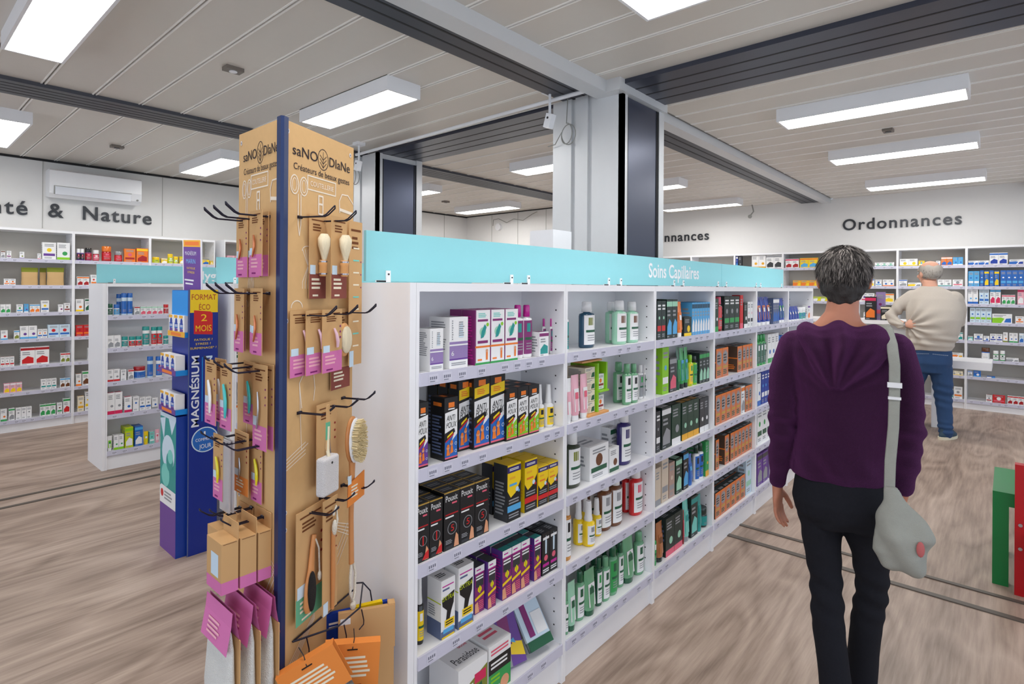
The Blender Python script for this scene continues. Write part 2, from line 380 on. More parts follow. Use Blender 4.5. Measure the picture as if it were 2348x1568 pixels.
# wall lettering
def lettering(name, string, size, o, ux, width, lab):
    m1 = MB(); m1.text(string, size, (0, 0, 0), (1, 0, 0), (0, 0, 1), width=width, align='LEFT', sp=1.15, bold=.012)
    par = list(range(len(m1.v)))
    def find(i):
        while par[i] != i: i = par[i]
        return i
    for f in m1.f:
        for q in f[1:]: par[find(q)] = find(f[0])
    comp = {}
    for f in m1.f: comp.setdefault(find(f[0]), []).append(f)
    spans = sorted([[min(m1.v[i][0] for f in fs for i in f), max(m1.v[i][0] for f in fs for i in f), fs] for fs in comp.values()], key=lambda t: t[0])
    letters = []
    for sp_ in spans:
        if letters and sp_[0] < letters[-1][1] - 0.004: letters[-1][1] = max(letters[-1][1], sp_[1]); letters[-1][2] = letters[-1][2] + sp_[2]
        else: letters.append(sp_)
    e = empty(name, o, atan2(ux[1], ux[0]), lab, 'lettering')
    for x0, x1, fs in letters:
        ids = sorted({i for f in fs for i in f}); ix = {i: k for k, i in enumerate(ids)}; n0 = len(ids)
        vs = [(m1.v[i][0], -0.006, m1.v[i][2]) for i in ids] + [(m1.v[i][0], 0.012, m1.v[i][2]) for i in ids]
        ff = [[ix[i] for i in f] for f in fs]; edges = {(p, q) for f in ff for p, q in zip(f, f[1:] + f[:1])}
        mm = MB(); mm.add(vs, ff + [(q, p, p + n0, q + n0) for (p, q) in edges if (q, p) not in edges]); mm.build('letter', LETTER, e)
    return e
_wn = 0.648 * text_shape('Santé  &  Nature', 1.15, 0, .012)[2] / text_shape('Nature', 1.15, 0, .012)[2]
lettering('wall_lettering', 'Santé  &  Nature', 0.205, (2.157 - _wn, 7.425, 2.122), (1, 0), _wn, 'dark grey words Sante & Nature on the left wall')
lettering('wall_lettering', 'Ordonnances', 0.215, (9.035, 1.745, 2.255), (0, -1), 1.30, 'dark grey word Ordonnances above the right wall shelves')
lettering('wall_lettering', 'Ordonnances', 0.215, (9.035, 4.97, 2.225), (0, -1), 1.32, 'second word Ordonnances, partly hidden by the near pillar')
# white boxes by the pillar
m1 = MB(); m1.box(2.43, 2.60, 1.83, 1.99, 0, 1.735); tag(m1.build('white_cabinet', WHITE), 'slim white cabinet top showing left of the near pillar', 'cabinet')
m1 = MB(); m1.box(3.73, 3.79, 1.95, 2.12, 0, 1.78); tag(m1.build('white_cabinet', WHITE), 'slim white cabinet top showing right of the near pillar', 'cabinet')
# ================================================================== shelving
RAILC = rgb(206, 205, 222); INK = rgb(110, 112, 130)
def rail_mesh(w, seed):
    """price rail: pale strip with small price tags"""
    r = random.Random(seed); m = MB(); m.box(0, w, -0.006, 0.0, -0.028, 0.008, RAILC)
    x = 0.03
    while x < w - 0.05:
        m.add([(x, -0.0066, -0.022), (x+0.034, -0.0066, -0.022), (x+0.034, -0.0066, 0.002), (x, -0.0066, 0.002)], [(0, 1, 2, 3)], rgb(216, 215, 230))
        for k in range(4): m.add([(x+0.004+k*0.007, -0.0070, -0.013), (x+0.008+k*0.007, -0.0070, -0.013), (x+0.008+k*0.007, -0.0070, -0.005), (x+0.004+k*0.007, -0.0070, -0.005)], [(0, 1, 2, 3)], INK)
        m.add([(x+0.004, -0.0070, -0.019), (x+0.022, -0.0070, -0.019), (x+0.022, -0.0070, -0.017), (x+0.004, -0.0070, -0.017)], [(0, 1, 2, 3)], INK)
        x += r.uniform(0.05, 0.13)
    return m
BACKM = {}
def shelf_unit(name, W, Dp, Hh, zs, label, group, double=False, back=None, t=0.011, seed=1):
    """open shelf unit, local x along the front, local -y = front; zs = tops of the shelf boards"""
    u = empty(name, (0, 0, 0), 0, label, 'shelf unit', group)
    DD = Dp * 2 if double else Dp
    for sx in (0, 1):
        m = MB(); x0 = 0 if sx == 0 else W - t; m.box(x0, x0 + t, 0, DD, 0, Hh); s = m.build('side_panel', WHITE, u)
        # pin holes on the inner face
        h = MB(); xi = t + 0.0004 if sx == 0 else W - t - 0.0004
        for yy in (0.035, Dp - 0.035):
            z = 0.20
            while z < Hh - 0.05:
                h.box(min(xi, xi + (0.0006 if sx == 0 else -0.0006)), max(xi, xi + (0.0006 if sx == 0 else -0.0006)), yy - 0.0025, yy + 0.0025, z - 0.0025, z + 0.0025); z += 0.0475
        h.build('pin_holes', BLACKG, s)
    m = MB(); m.box(t, W - t, 0, DD, Hh - 0.024, Hh); m.build('top_panel', WHITE, u)
    m = MB(); m.box(t, W - t, Dp - 0.008, Dp, 0.05, Hh - 0.024); m.build('back_panel', back or WHITE, u)
    m = MB(); m.box(t, W - t, 0.012, 0.028, 0, zs[-1] - 0.034); m.build('plinth', WHITE, u)
    for i, z in enumerate(zs):
        m = MB(); m.box(t, W - t, 0.002, Dp - 0.008, z - 0.018, z); s = m.build('shelf', WHITE, u)
        r = rail_mesh(W - 2 * t, seed * 31 + i).build('price_rail', PRINT, s); r.location = (t, 0.001, z - 0.004)
        if double:
            m = MB(); m.box(t, W - t, Dp, DD - 0.002, z - 0.018, z); m.build('shelf', WHITE, u)
    return u
PB = 0.6875
ordn = ['first', 'second', 'third', 'fourth', 'fifth', 'sixth']
GZ = [1.182, .922, .662, .412, .140]
D1 = 0.2085
for k in range(6):
    u = shelf_unit('shelf_unit', PB - 0.001, D1, 1.432, GZ, 'white open shelf bay, %s bay of the near gondola counted from the kraft column' % ordn[k], 'near gondola bays', True, seed=k + 1)
    u.location = (0.977 + PB * k, 1.1935, 0)
m = MB(); m.box(0.955, 0.976, 1.1935, 1.6105, 0, 1.432); tag(m.build('end_panel', WHITE), 'white end panel of the near gondola beside the kraft column', 'panel')
for k in range(3):
    u = shelf_unit('shelf_unit', PB - 0.001, D1, 1.432, GZ, 'white shelf bay of the middle gondola, %s' % ['its end beside the blue display', 'behind the kraft column', 'hidden deep behind the near gondola'][k], 'middle gondola bays', True, seed=k + 21)
    u.location = (1.33 + PB * k, 3.18, 0)
m = MB(); m.box(1.308, 1.329, 3.18, 3.597, 0, 1.432); tag(m.build('end_panel', WHITE), 'white end panel just right of the blue floor display', 'panel')
G3Z = [1.182, .931, .673, .420, .140]
for k in range(4):
    u = shelf_unit('shelf_unit', PB - 0.001, D1, 1.432, G3Z, 'white shelf bay of the rear left gondola, %s' % ['holding jars and blue capped cans', 'second from its left end', 'third from its left end', 'fourth from its left end'][k], 'rear left gondola bays', True, seed=k + 31)
    u.location = (1.198 + PB * k, 5.16, 0)
m = MB(); m.box(1.176, 1.197, 5.16, 5.577, 0, 1.432); tag(m.build('end_panel', WHITE), 'white end panel at the left of the rear left gondola', 'panel')
LZ = [1.668, 1.410, 1.143, .888, .630, .377, .112]
wb = mat('shelf_back_warm_grey', rgb(196, 192, 184), 0.6)
for k in range(-2, 3):
    u = shelf_unit('shelf_unit', PB - 0.001, 0.29, 1.965, LZ, 'tall white left wall shelf bay, %s' % {-2: 'outside the view on the left', -1: 'just outside the left edge of the view', 0: 'cut by the left edge of the view', 1: 'with red jars on its top shelf', 2: 'with yellow packs on its top shelf'}[k], 'left wall shelf bays', back=wb, seed=k + 45)
    u.location = (0.689 + PB * k, 7.144, 0)
for k in range(3):
    u = shelf_unit('shelf_unit', PB - 0.001, 0.36, 1.975, LZ, 'deeper white shelf bay on the left wall, %s' % ['beyond the yellow packs', 'second one beyond the yellow packs', 'third one beyond the yellow packs'][k], 'deeper left wall bays', back=wb, seed=k + 55)
    u.location = (2.83 + PB * k, 7.07, 0)
RZ = [1.728, 1.471, 1.262, 1.043, .823, .603, .394, .108]
for k in range(7):
    u = shelf_unit('shelf_unit', PB - 0.001, 0.29, 1.955, RZ, 'tall white right wall shelf bay, %s' % ['cut by the right edge of the view', 'partly behind the man in the beige sweater', 'between the two people', 'behind the head of the woman', 'above the far end of the near gondola', 'behind the teal sign end', 'hidden behind the near pillar'][k], 'right wall shelf bays', back=wb, seed=k + 65)
    u.location = (8.753, 0.3855 + PB * k, 0); u.rotation_euler[2] = -pi / 2
u = shelf_unit('shelf_unit', PB - 0.001, 0.29, 1.955, RZ, 'tall white wall shelf bay just outside the right edge of the view', 'right wall shelf bays', back=wb, seed=77); u.location = (8.753, -0.302, 0); u.rotation_euler[2] = -pi / 2

# teal sign boards with white lettering and clips
def sign(x0, x1, y, label, texts, clips):
    o = empty('sign_board', (x0, y, 1.434), 0, label, 'sign')
    m = MB(); m.box(0, x1 - x0, 0, 0.012, 0.003, 0.151); m.build('board', TEAL, o)
    for s, tx, wd, z, h in texts:
        m = MB(); m.text(s, h, (tx - x0, -0.001, z - 1.434), (1, 0, 0), (0, 0, 1), width=wd, align='LEFT', bold=.018); m.build('sign_lettering', WHITEP, o)
    for c in clips:
        m = MB(); m.box(c - x0 - 0.008, c - x0 + 0.008, -0.004, 0.016, 0.0, 0.035); m.box(c - x0 - 0.045, c - x0, -0.006, -0.001, 0.0, 0.006); k = m.build('clip', WHITEP, o)
        m = MB(); m.cyl((c - x0, -0.006, 0.024), (c - x0, -0.004, 0.024), 0.003, 8); m.box(c - x0 - 0.045, c - x0 - 0.012, -0.008, -0.006, 0.0, 0.005); m.build('clip_screw', BLACKP, k)
sign(0.958, 3.680, 1.40, 'long teal sign board reading Soins Capillaires on the near gondola', [('Soins Capillaires', 2.683, 0.635, 1.480, 0.105)], [1.035, 1.60, 1.70, 2.29, 2.40, 2.98, 3.1, 3.62])
sign(3.684, 5.025, 1.40, 'short teal sign board continuing the long one on the near gondola', [], [3.76, 4.35, 4.45, 4.98])
sign(1.32, 3.38, 3.40, 'teal sign board on the middle gondola beside the kraft column', [], [1.42, 2.0, 2.1])
sign(1.183, 3.9, 5.37, 'teal sign board of the rear left gondola, lettering partly hidden', [('Hygiène', 1.905, 0.36, 1.475, 0.105)], [1.3, 1.88, 2.0, 2.6])

# counter by the right wall
ct = empty('sales_counter', (7.40, 1.5, 0), 0, 'white sales counter in front of the right wall shelves', 'counter')
m = MB(); m.box(-0.28, 0.22, -0.80, 1.15, 1.06, 1.10); m.build('counter_top', WHITE, ct)
m = MB(); m.box(-0.24, 0.18, -0.76, 1.10, 0.09, 1.06); m.build('body', mat('counter_grey', rgb(205, 206, 208), 0.45), ct)
for yy in (-0.74, -0.68, 1.05):
    m = MB(); m.box(-0.22, -0.19, yy, yy + 0.03, 0, 0.09); m.build('foot', WHITEP, ct)
m = MB(); m.box(-0.30, 0.15, -1.38, -0.80, 0.655, 0.73); m.build('low_shelf', WHITE, ct)
m = MB(); m.box(-0.05, 0.15, -0.95, -0.90, 0, 0.655); m.build('low_shelf_support', WHITE, ct)
m = MB(); m.box(-0.1, -0.08, -0.98, -0.80, 0.73, 1.10); m.build('low_side', WHITE, ct)

# children's furniture
GREEN = mat('green_lacquer', rgb(14, 128, 62), 0.35); RED = mat('red_lacquer', rgb(190, 14, 26), 0.35)
t = empty('childrens_table', (4.03, -0.33, 0), 0, 'small green wooden children\'s table at the right edge', 'table')
m = MB(); m.box(-0.40, 0.10, -0.40, 0.385, 0.385, 0.45); m.build('table_top', GREEN, t)
for lx, ly in ((-0.40, 0.325), (0.04, 0.325), (-0.40, -0.40), (0.04, -0.40)):
    m = MB(); m.box(lx, lx + 0.06, ly, ly + 0.06, 0, 0.385); m.build('leg', GREEN, t)
c = empty('childrens_chair', (3.52, -0.20, 0), 0, 'small red wooden children\'s chair before the green table', 'chair')
m = MB(); m.box(0.0, 0.045, -0.15, 0.175, 0.10, 0.61); m.build('side_board', RED, c)
m = MB(); m.box(-0.28, 0.0, -0.15, 0.13, 0.26, 0.29); m.build('seat', RED, c)
for lx, ly in ((0.0, 0.13), (0.0, -0.15), (-0.28, 0.09), (-0.28, -0.15)):
    m = MB(); m.box(lx, lx + 0.045, ly, ly + 0.045, 0, 0.10 if lx == 0 else 0.26); m.build('leg', RED, c)
for z in (0.22, 0.33, ):
    m = MB(); m.cyl((-0.004, 0.155, z), (0.0, 0.155, z), 0.008, 10); m.build('bolt', CHROME, c)
c.location = (3.560, -0.20, 0)
ITEMS = [
('G1',1,1,'wlav',1.042,0.051,0.12,1,0.02,0.07,1),
('G1',1,1,'wlav2',1.116,0.076,0.15,1,0.02,0.09,2),
('G1',1,1,'purpbio',1.222,0.067,0.168,3,0.02,0.055,2),
('G1',1,1,'B|white|plum|teal|mag',1.423,0.05,0.18,1,0.03,0,1),
('G1',1,1,'B|white|plum|teal|mag',1.471,0.051,0.179,1,0.03,0,1),
('G1',1,1,'b|white|plum|teal',1.535,0.054,0.084,1,0.02,0.05,1),
('G1',1,1,'B|white|plum|teal|mag',1.632,0.042,0.125,1,0.075,0,1),
('G1',1,1,'B|white|plum|teal|mag',1.646,0.04,0.126,1,0.05,0,1),
('G1',1,2,'antiP',0.982,0.049,0.18,1,0.01,0.05,2),
('G1',1,2,'antiB',1.088,0.054,0.18,1,0.01,0.06,1),
('G1',1,2,'antiY',1.182,0.058,0.219,1,0.05,0.045,3),
('G1',1,2,'antiY',1.227,0.073,0.222,2,0.03,0.045,3),
('G1',1,2,'antiG',1.366,0.0577,0.166,3,0.02,0.045,3),
('G1',1,2,'s|white|yellow|black|white',1.554,0.038,0.157,1,0.03,0,1),
('G1',1,2,'s|white|yellow|black|white',1.605,0.041,0.151,1,0.03,0,1),
('G1',1,3,'pouxS',0.986,0.051,0.159,2,0.012,0.05,3),
('G1',1,3,'pouxT',1.092,0.063,0.166,3,0.012,0.05,3),
('G1',1,3,'yelB',1.378,0.057,0.167,1,0.09,0.05,1),
('G1',1,3,'yelB',1.364,0.068,0.183,1,0.012,0.06,1),
('G1',1,3,'yelR',1.462,0.068,0.175,1,0.02,0.05,3),
('G1',1,3,'yelS',1.535,0.065,0.137,2,0.02,0.05,3),
('G1',1,4,'s|white|yellow|black|white',1.001,0.01,0.211,1,0.03,0,1),
('G1',1,4,'s|black|yellow|white|white',1.024,0.027,0.199,1,0.04,0,1),
('G1',1,4,'extra',1.084,0.056,0.167,1,0.012,0.06,1),
('G1',1,4,'extra',1.151,0.064,0.18,1,0.012,0.06,2),
('G1',1,4,'purpS',1.238,0.043,0.144,1,0.03,0.05,2),
('G1',1,4,'purpS',1.286,0.038,0.148,1,0.02,0.05,2),
('G1',1,4,'purpT',1.353,0.0467,0.158,3,0.02,0.05,3),
('G1',1,4,'purpT',1.516,0.039,0.146,1,0.02,0.05,3),
('G1',1,4,'pinkblack',1.56,0.046,0.147,2,0.02,0.05,3),
('G1',1,5,'parasi',1.152,0.125,0.149,1,0.012,0.13,1),
('G1',1,5,'greenblack',1.284,0.106,0.155,1,0.014,0.11,1),
('G1',2,1,'B|white|teal|teal|white',1.713,0.019,0.158,1,0.03,0,1),
('G1',2,1,'B|navyteal|white|olive|white',1.87,0.091,0.184,1,0.05,0,1),
('G1',2,1,'B|mint|white|brown|white',2.122,0.069,0.18,1,0.09,0,1),
('G1',2,1,'B|mint|white|brown|white',2.081,0.103,0.186,1,0.03,0,1),
('G1',2,1,'B|mint|white|brown|white',2.199,0.082,0.18,1,0.03,0,1),
('G1',2,2,'t|white|pinkl|pinkl|white',1.692,0.042,0.164,1,0.015,0,1),
('G1',2,2,'t|pinkl|white|rose|white',1.739,0.052,0.171,1,0.015,0,1),
('G1',2,2,'t|pinkl|white|rose|white',1.804,0.048,0.168,1,0.02,0,1),
('G1',2,2,'B|sage|white|black|sage',2.153,0.067,0.175,1,0.07,0,1),
('G1',2,2,'B|sage|white|black|sage',2.136,0.056,0.174,1,0.02,0,1),
('G1',2,2,'B|sage|white|black|sage',2.196,0.054,0.169,1,0.02,0,1),
('G1',2,2,'B|white|grey|green|white',2.295,0.045,0.153,1,0.04,0,1),
('G1',2,2,'B|white|grey|green|white',2.344,0.046,0.152,1,0.04,0,1),
('G1',2,3,'B|olivedk|white|olive|white',1.783,0.023,0.187,1,0.08,0,1),
('G1',2,3,'B|olivedk|white|olive|white',1.741,0.096,0.209,1,0.03,0,1),
('G1',2,3,'b|white|greendk|brown',1.871,0.139,0.132,1,0.03,0.13,1),
('G1',2,3,'b|white|greendk|brown',2.125,0.073,0.152,1,0.09,0.05,1),
('G1',2,3,'b|white|greendk|brown',2.017,0.076,0.098,1,0.03,0.05,1),
('G1',2,3,'B|indigo|white|indigo|white',2.102,0.146,0.231,1,0.03,0,1),
('G1',2,4,'B|amber|white|black|white',1.705,0.039,0.213,1,0.02,0,1),
('G1',2,4,'s|yellow|white|grey|white',1.84,0.045,0.177,1,0.052,0,1),
('G1',2,4,'s|yellow|white|grey|white',1.854,0.053,0.172,1,0.015,0,1),
('G1',2,4,'s|yellow|white|grey|white',1.957,0.043,0.149,1,0.045,0,1),
('G1',2,4,'s|yellow|white|grey|white',1.958,0.036,0.146,1,0.1,0,1),
('G1',2,4,'B|brown|white|grey|white',2.035,0.079,0.181,1,0.125,0,1),
('G1',2,4,'B|brown|white|grey|white',2.011,0.082,0.209,1,0.05,0,1),
('G1',2,4,'B|brown|white|grey|white',2.083,0.084,0.216,1,0.04,0,1),
('G1',2,4,'B|indigo|white|grey|white',2.294,0.052,0.149,1,0.135,0,1),
('G1',2,4,'B|red|white|rose|white',2.252,0.067,0.191,1,0.08,0,1),
('G1',2,4,'B|red|white|rose|white',2.236,0.129,0.206,1,0.03,0,1),
('G1',2,5,'B|sage|white|greendk|sage',1.706,0.022,0.157,1,0.02,0,1),
('G1',2,5,'t|mint|white|greendk|greendk',1.726,0.048,0.181,1,0.015,0,1),
('G1',2,5,'B|sage|white|greendk|greendk',1.805,0.051,0.184,1,0.03,0,1),
('G1',2,5,'t|sage|white|greendk|greendk',1.849,0.072,0.175,1,0.02,0,1),
('G1',2,5,'B|greendk|white|green|greendk',1.943,0.039,0.19,1,0.03,0,1),
('G1',2,5,'B|sage|white|greendk|sage',1.989,0.051,0.177,1,0.03,0,1),
('G1',2,5,'B|sage|green|greendk|greendk',2.046,0.06,0.202,1,0.03,0,1),
('G1',2,5,'B|sage|white|greendk|greendk',2.127,0.044,0.186,1,0.04,0,1),
('G1',2,5,'t|sage|white|greendk|greendk',2.16,0.096,0.196,1,0.03,0,1),
('G1',2,5,'B|sage|white|greendk|sage',2.271,0.094,0.187,1,0.03,0,1),
('G1',2,5,'B|greendk|green|green|greendk',1.959,0.049,0.127,1,0.12,0,1),
('G1',2,5,'B|greendk|green|green|greendk',2.041,0.048,0.125,1,0.12,0,1),
('G1',2,5,'B|greendk|green|green|greendk',2.127,0.047,0.138,1,0.12,0,1),
('G1',2,5,'B|greendk|green|green|greendk',2.218,0.054,0.15,1,0.12,0,1),
('G1',2,5,'B|greendk|green|green|greendk',2.319,0.056,0.153,1,0.12,0,1),
('G1',3,1,'b|nightgr|red|mint',2.411,0.0445,0.181,2,0.02,0.05,2),
('G1',3,1,'b|nightgr|mint|sky',2.509,0.059,0.186,2,0.02,0.05,2),
('G1',3,1,'t|orange|orange|white|white',2.637,0.055,0.174,1,0.02,0,1),
('G1',3,1,'b|nightgr|yellow|yellow',2.703,0.088,0.095,1,0.02,0.05,1),
('G1',3,1,'b|sky|navyteal|white',2.795,0.0366,0.167,7,0.02,0.06,2),
('G1',3,2,'b|lime|white|sky',2.467,0.068,0.22,1,0.02,0.07,1),
('G1',3,2,'b|charcoal|grey|rose',2.545,0.077,0.166,1,0.02,0.05,1),
('G1',3,2,'t|greendk|green|green|greendk',2.631,0.039,0.21,1,0.02,0,1),
('G1',3,2,'t|green|sky|green|nightgr',2.675,0.046,0.202,1,0.02,0,1),
('G1',3,2,'t|green|sky|green|nightgr',2.726,0.041,0.203,1,0.02,0,1),
('G1',3,2,'B|citron|yellow|green|lime',2.779,0.048,0.159,1,0.02,0,1),
('G1',3,2,'B|lime|green|green|nightgr',2.832,0.05,0.149,1,0.02,0,1),
('G1',3,2,'b|nightgr|green|mint',2.893,0.0483,0.16,3,0.02,0.05,2),
('G1',3,3,'b|charcoal|white|grey',2.406,0.043,0.189,1,0.02,0.05,1),
('G1',3,3,'b|nightgr|white|grey',2.467,0.096,0.196,1,0.02,0.05,2),
('G1',3,3,'b|forest|white|grey',2.572,0.098,0.194,1,0.02,0.05,2),
('G1',3,3,'b|forest|gold|mint',2.684,0.069,0.188,3,0.02,0.05,3),
('G1',3,3,'b|charcoal|white|white',2.902,0.058,0.178,2,0.02,0.05,2),
('G1',3,4,'b|beige|grey|beige',2.405,0.057,0.176,1,0.02,0.05,1),
('G1',3,4,'b|beige|grey|beige',2.47,0.069,0.204,1,0.02,0.06,1),
('G1',3,4,'b|taupe|grey|beige',2.548,0.062,0.169,1,0.02,0.05,1),
('G1',3,4,'b|forest|mint|mint',2.62,0.069,0.172,1,0.02,0.05,2),
('G1',3,4,'b|black|sky|sky',2.704,0.062,0.184,1,0.02,0.05,2),
('G1',3,4,'t|blue|blue|sky|blue',2.776,0.059,0.155,1,0.02,0,1),
('G1',3,4,'B|white|blue|black|forest',2.862,0.0535,0.187,2,0.02,0,1),
('G1',3,4,'b|green|gold|gold',2.981,0.059,0.186,1,0.02,0.05,2),
('G1',3,5,'B|green|green|white|greendk',2.401,0.03,0.15,1,0.02,0,1),
('G1',3,5,'t|copper|copper|brown|nightgr',2.439,0.063,0.182,1,0.02,0,1),
('G1',3,5,'b|nightgr|rose|mint',2.515,0.092,0.182,2,0.02,0.05,3),
('G1',3,5,'t|redbrown|rose|rose|redbrown',2.708,0.015,0.171,1,0.02,0,1),
('G1',3,5,'t|aqua|aqua|teal|grey',2.728,0.063,0.212,1,0.02,0,1),
('G1',3,5,'b|nightgr|teal|aqua',2.801,0.082,0.207,1,0.02,0.05,2),
('G1',3,5,'t|teal|teal|teal|teal',2.894,0.051,0.191,1,0.02,0,1),
('G1',3,5,'j|nightgr|teal|teal|nightgr',2.964,0.095,0.102,1,0.02,0,1),
('G1',4,1,'b|forest|green|white',3.1,0.05,0.184,1,0.02,0.04,1),
('G1',4,1,'B|redbrown|red|red|rose',3.156,0.065,0.194,1,0.02,0,1),
('G1',4,1,'b|nightgr|green|grey',3.234,0.0813,0.196,3,0.02,0.05,2),
('G1',4,1,'b|red|rose|red',3.486,0.052,0.202,1,0.02,0.05,1),
('G1',4,1,'b|nightgr|white|white',3.554,0.062,0.156,1,0.02,0.05,1),
('G1',4,1,'b|white|charcoal|pinkl',3.624,0.0645,0.16,2,0.02,0.05,1),
('G1',4,2,'color',3.117,0.0915,0.164,2,0.02,0.05,2),
('G1',4,2,'color',3.447,0.082,0.154,1,0.02,0.06,2),
('G1',4,2,'color',3.536,0.074,0.155,3,0.02,0.05,2),
('G1',4,3,'color',3.115,0.078,0.165,5,0.02,0.05,3),
('G1',4,3,'b|white|orange|grey',3.519,0.06,0.165,1,0.02,0.05,1),
('G1',4,3,'color',3.587,0.0885,0.159,2,0.02,0.05,2),
('G1',4,4,'color',3.12,0.05,0.167,1,0.02,0.05,1),
('G1',4,4,'color',3.255,0.068,0.166,1,0.02,0.05,2),
('G1',4,4,'color',3.343,0.0683,0.164,6,0.02,0.05,3),
('G1',4,5,'color',3.119,0.0788,0.142,6,0.02,0.05,3),
('G1',4,5,'b|ice|mint|mint',3.611,0.104,0.229,1,0.02,0.05,1),
('G1',4,5,'b|green|mint|greendk',3.767,0.08,0.135,1,0.13,0.05,1),
('G1',5,1,'t|cobalt|orange|white|white',3.819,0.09,0.188,3,0.02,0,1),
('G1',5,1,'b|slate|white|blue',4.127,0.0463,0.177,3,0.02,0.05,1),
('G1',5,1,'t|cobalt|green|white|white',4.276,0.084,0.176,2,0.02,0,1),
('G1',5,2,'B|green|greendk|white|green',3.816,0.0617,0.2,3,0.02,0,1),
('G1',5,2,'b|white|green|blue',4.02,0.077,0.194,3,0.02,0.05,1),
('G1',5,2,'B|white|blue|green|blue',4.272,0.073,0.17,2,0.02,0,1),
('G1',5,3,'b|white|blue|blue',3.812,0.069,0.209,1,0.02,0.05,1),
('G1',5,3,'b|cobalt|white|sky',3.899,0.0577,0.214,3,0.02,0.05,1),
('G1',5,3,'b|white|cobalt|sky',4.091,0.0805,0.194,4,0.02,0.05,1),
('G1',5,4,'b|white|greendk|green',3.817,0.1005,0.227,6,0.02,0.05,1),
('G1',5,5,'b|violet|charcoal|grey',3.823,0.1025,0.201,2,0.02,0.06,1),
('G1',5,5,'b|lav|violet|white',4.055,0.124,0.181,3,0.02,0.05,1),
('G1',6,1,'t|cobalt|blue|white|white',4.522,0.0673,0.112,4,0.02,0,1),
('G1',6,1,'j|white|teal|blue|white',4.828,0.083,0.099,2,0.02,0,1),
('G1',6,1,'b|white|violet|orange',5.02,0.093,0.112,1,0.02,0.04,1),
('G1',6,2,'b|white|sky|blue',4.529,0.1078,0.09,5,0.02,0.05,1),
('G1',6,3,'b|sky|white|blue',4.534,0.108,0.123,5,0.02,0.05,1),
('G1',6,4,'b|orange|white|rose',4.54,0.1353,0.13,4,0.02,0.05,1),
('G1',6,5,'b|orange|white|red',4.546,0.1355,0.164,4,0.02,0.06,1),
('G3',1,1,'j|white|greendk|grey|greendk',1.209,0.04,0.092,1,0.02,0,1),
('G3',1,1,'j|white|sky|grey|blue',1.254,0.041,0.087,1,0.02,0,1),
('G3',1,1,'c|ice|blue|blue|blue',1.303,0.0395,0.175,2,0.02,0,1),
('G3',1,1,'c|ice|blue|blue|blue',1.288,0.041,0.167,1,0.09,0,1),
('G3',1,1,'b|white|redd|grey',1.389,0.039,0.068,1,0.02,0.05,1),
('G3',1,1,'b|white|mint|rose',1.431,0.0405,0.067,4,0.02,0.04,1),
('G3',1,1,'j|white|red|grey|red',1.599,0.038,0.081,1,0.02,0,1),
('G3',1,2,'b|white|white|grey',1.21,0.0445,0.098,2,0.02,0.06,1),
('G3',1,2,'j|white|teal|grey|teal',1.308,0.044,0.085,1,0.02,0,1),
('G3',1,2,'j|white|red|teal|teal',1.357,0.045,0.082,2,0.02,0,1),
('G3',1,2,'c|white|teal|grey|teal',1.45,0.052,0.157,1,0.02,0,1),
('G3',1,2,'c|white|red|teal|teal',1.512,0.041,0.151,2,0.02,0,1),
('G3',1,2,'j|white|teal|grey|teal',1.6,0.039,0.075,1,0.02,0,1),
('G3',1,3,'b|white|red|grey',1.212,0.0415,0.094,2,0.02,0.05,1),
('G3',1,3,'b|white|white|grey',1.3,0.038,0.085,1,0.02,0.05,1),
('G3',1,3,'b|white|red|grey',1.35,0.039,0.08,1,0.02,0.05,1),
('G3',1,3,'j|ice|blue|blue|redd',1.395,0.085,0.096,1,0.02,0,1),
('G3',1,3,'c|ice|blue|blue|blue',1.485,0.044,0.171,1,0.02,0,1),
('G3',1,3,'c|white|blue|red|blue',1.547,0.048,0.166,1,0.02,0,1),
('G3',1,4,'b|white|rosed|grey',1.213,0.05,0.166,2,0.02,0.06,1),
('G3',1,4,'b|white|rosed|blue',1.325,0.053,0.12,1,0.02,0.05,1),
('G3',1,4,'b|white|white|blue',1.384,0.042,0.115,1,0.02,0.05,1),
('G3',1,4,'b|white|blue|grey',1.429,0.0415,0.102,2,0.02,0.05,1),
('G3',1,4,'b|white|grey|blue',1.518,0.041,0.086,1,0.02,0.05,1),
('G3',1,5,'t|white|lime|green|white',1.215,0.034,0.114,1,0.02,0,1),
('G3',1,5,'b|white|lime|green',1.257,0.0335,0.112,2,0.02,0.05,1),
('G3',1,5,'b|citron|lime|white',1.332,0.056,0.159,1,0.02,0.06,2),
('G3',1,5,'b|blue|sky|white',1.397,0.058,0.155,1,0.02,0.05,2),
('G3',1,5,'t|yellow|citron|white|yellow',1.461,0.034,0.105,1,0.02,0,1),
('G3',1,5,'b|aqua|white|teal',1.501,0.034,0.094,1,0.02,0.04,1),
('G3',1,5,'t|pinkl|white|rose|pinkl',1.542,0.031,0.107,1,0.02,0,1),
('L',1,1,'b|white|brown|grey',0.821,0.031,0.07,1,0.02,0,1),
('L',1,1,'b|white|plum|grey',0.862,0.035,0.072,1,0.02,0,1),
('L',1,1,'b|white|lav|olive',0.957,0.036,0.068,1,0.02,0,1),
('L',1,1,'b|white|rose|grey',1.092,0.027,0.058,1,0.02,0,1),
('L',1,1,'b|white|violet|yellow',1.129,0.109,0.172,1,0.02,0.05,1),
('L',1,1,'b|white|lime|green',1.245,0.106,0.176,1,0.02,0.05,1),
('L',1,2,'b|white|orange|orange',0.844,0.043,0.063,2,0.02,0,1),
('L',1,2,'p|kraft|olive|orange|olive',0.971,0.132,0.175,1,0.02,0,1),
('L',1,2,'p|kraft|olive|orange|olive',1.119,0.055,0.176,1,0.08,0,1),
('L',1,2,'p|kraft|olive|orange|olive',1.167,0.143,0.181,1,0.02,0,1),
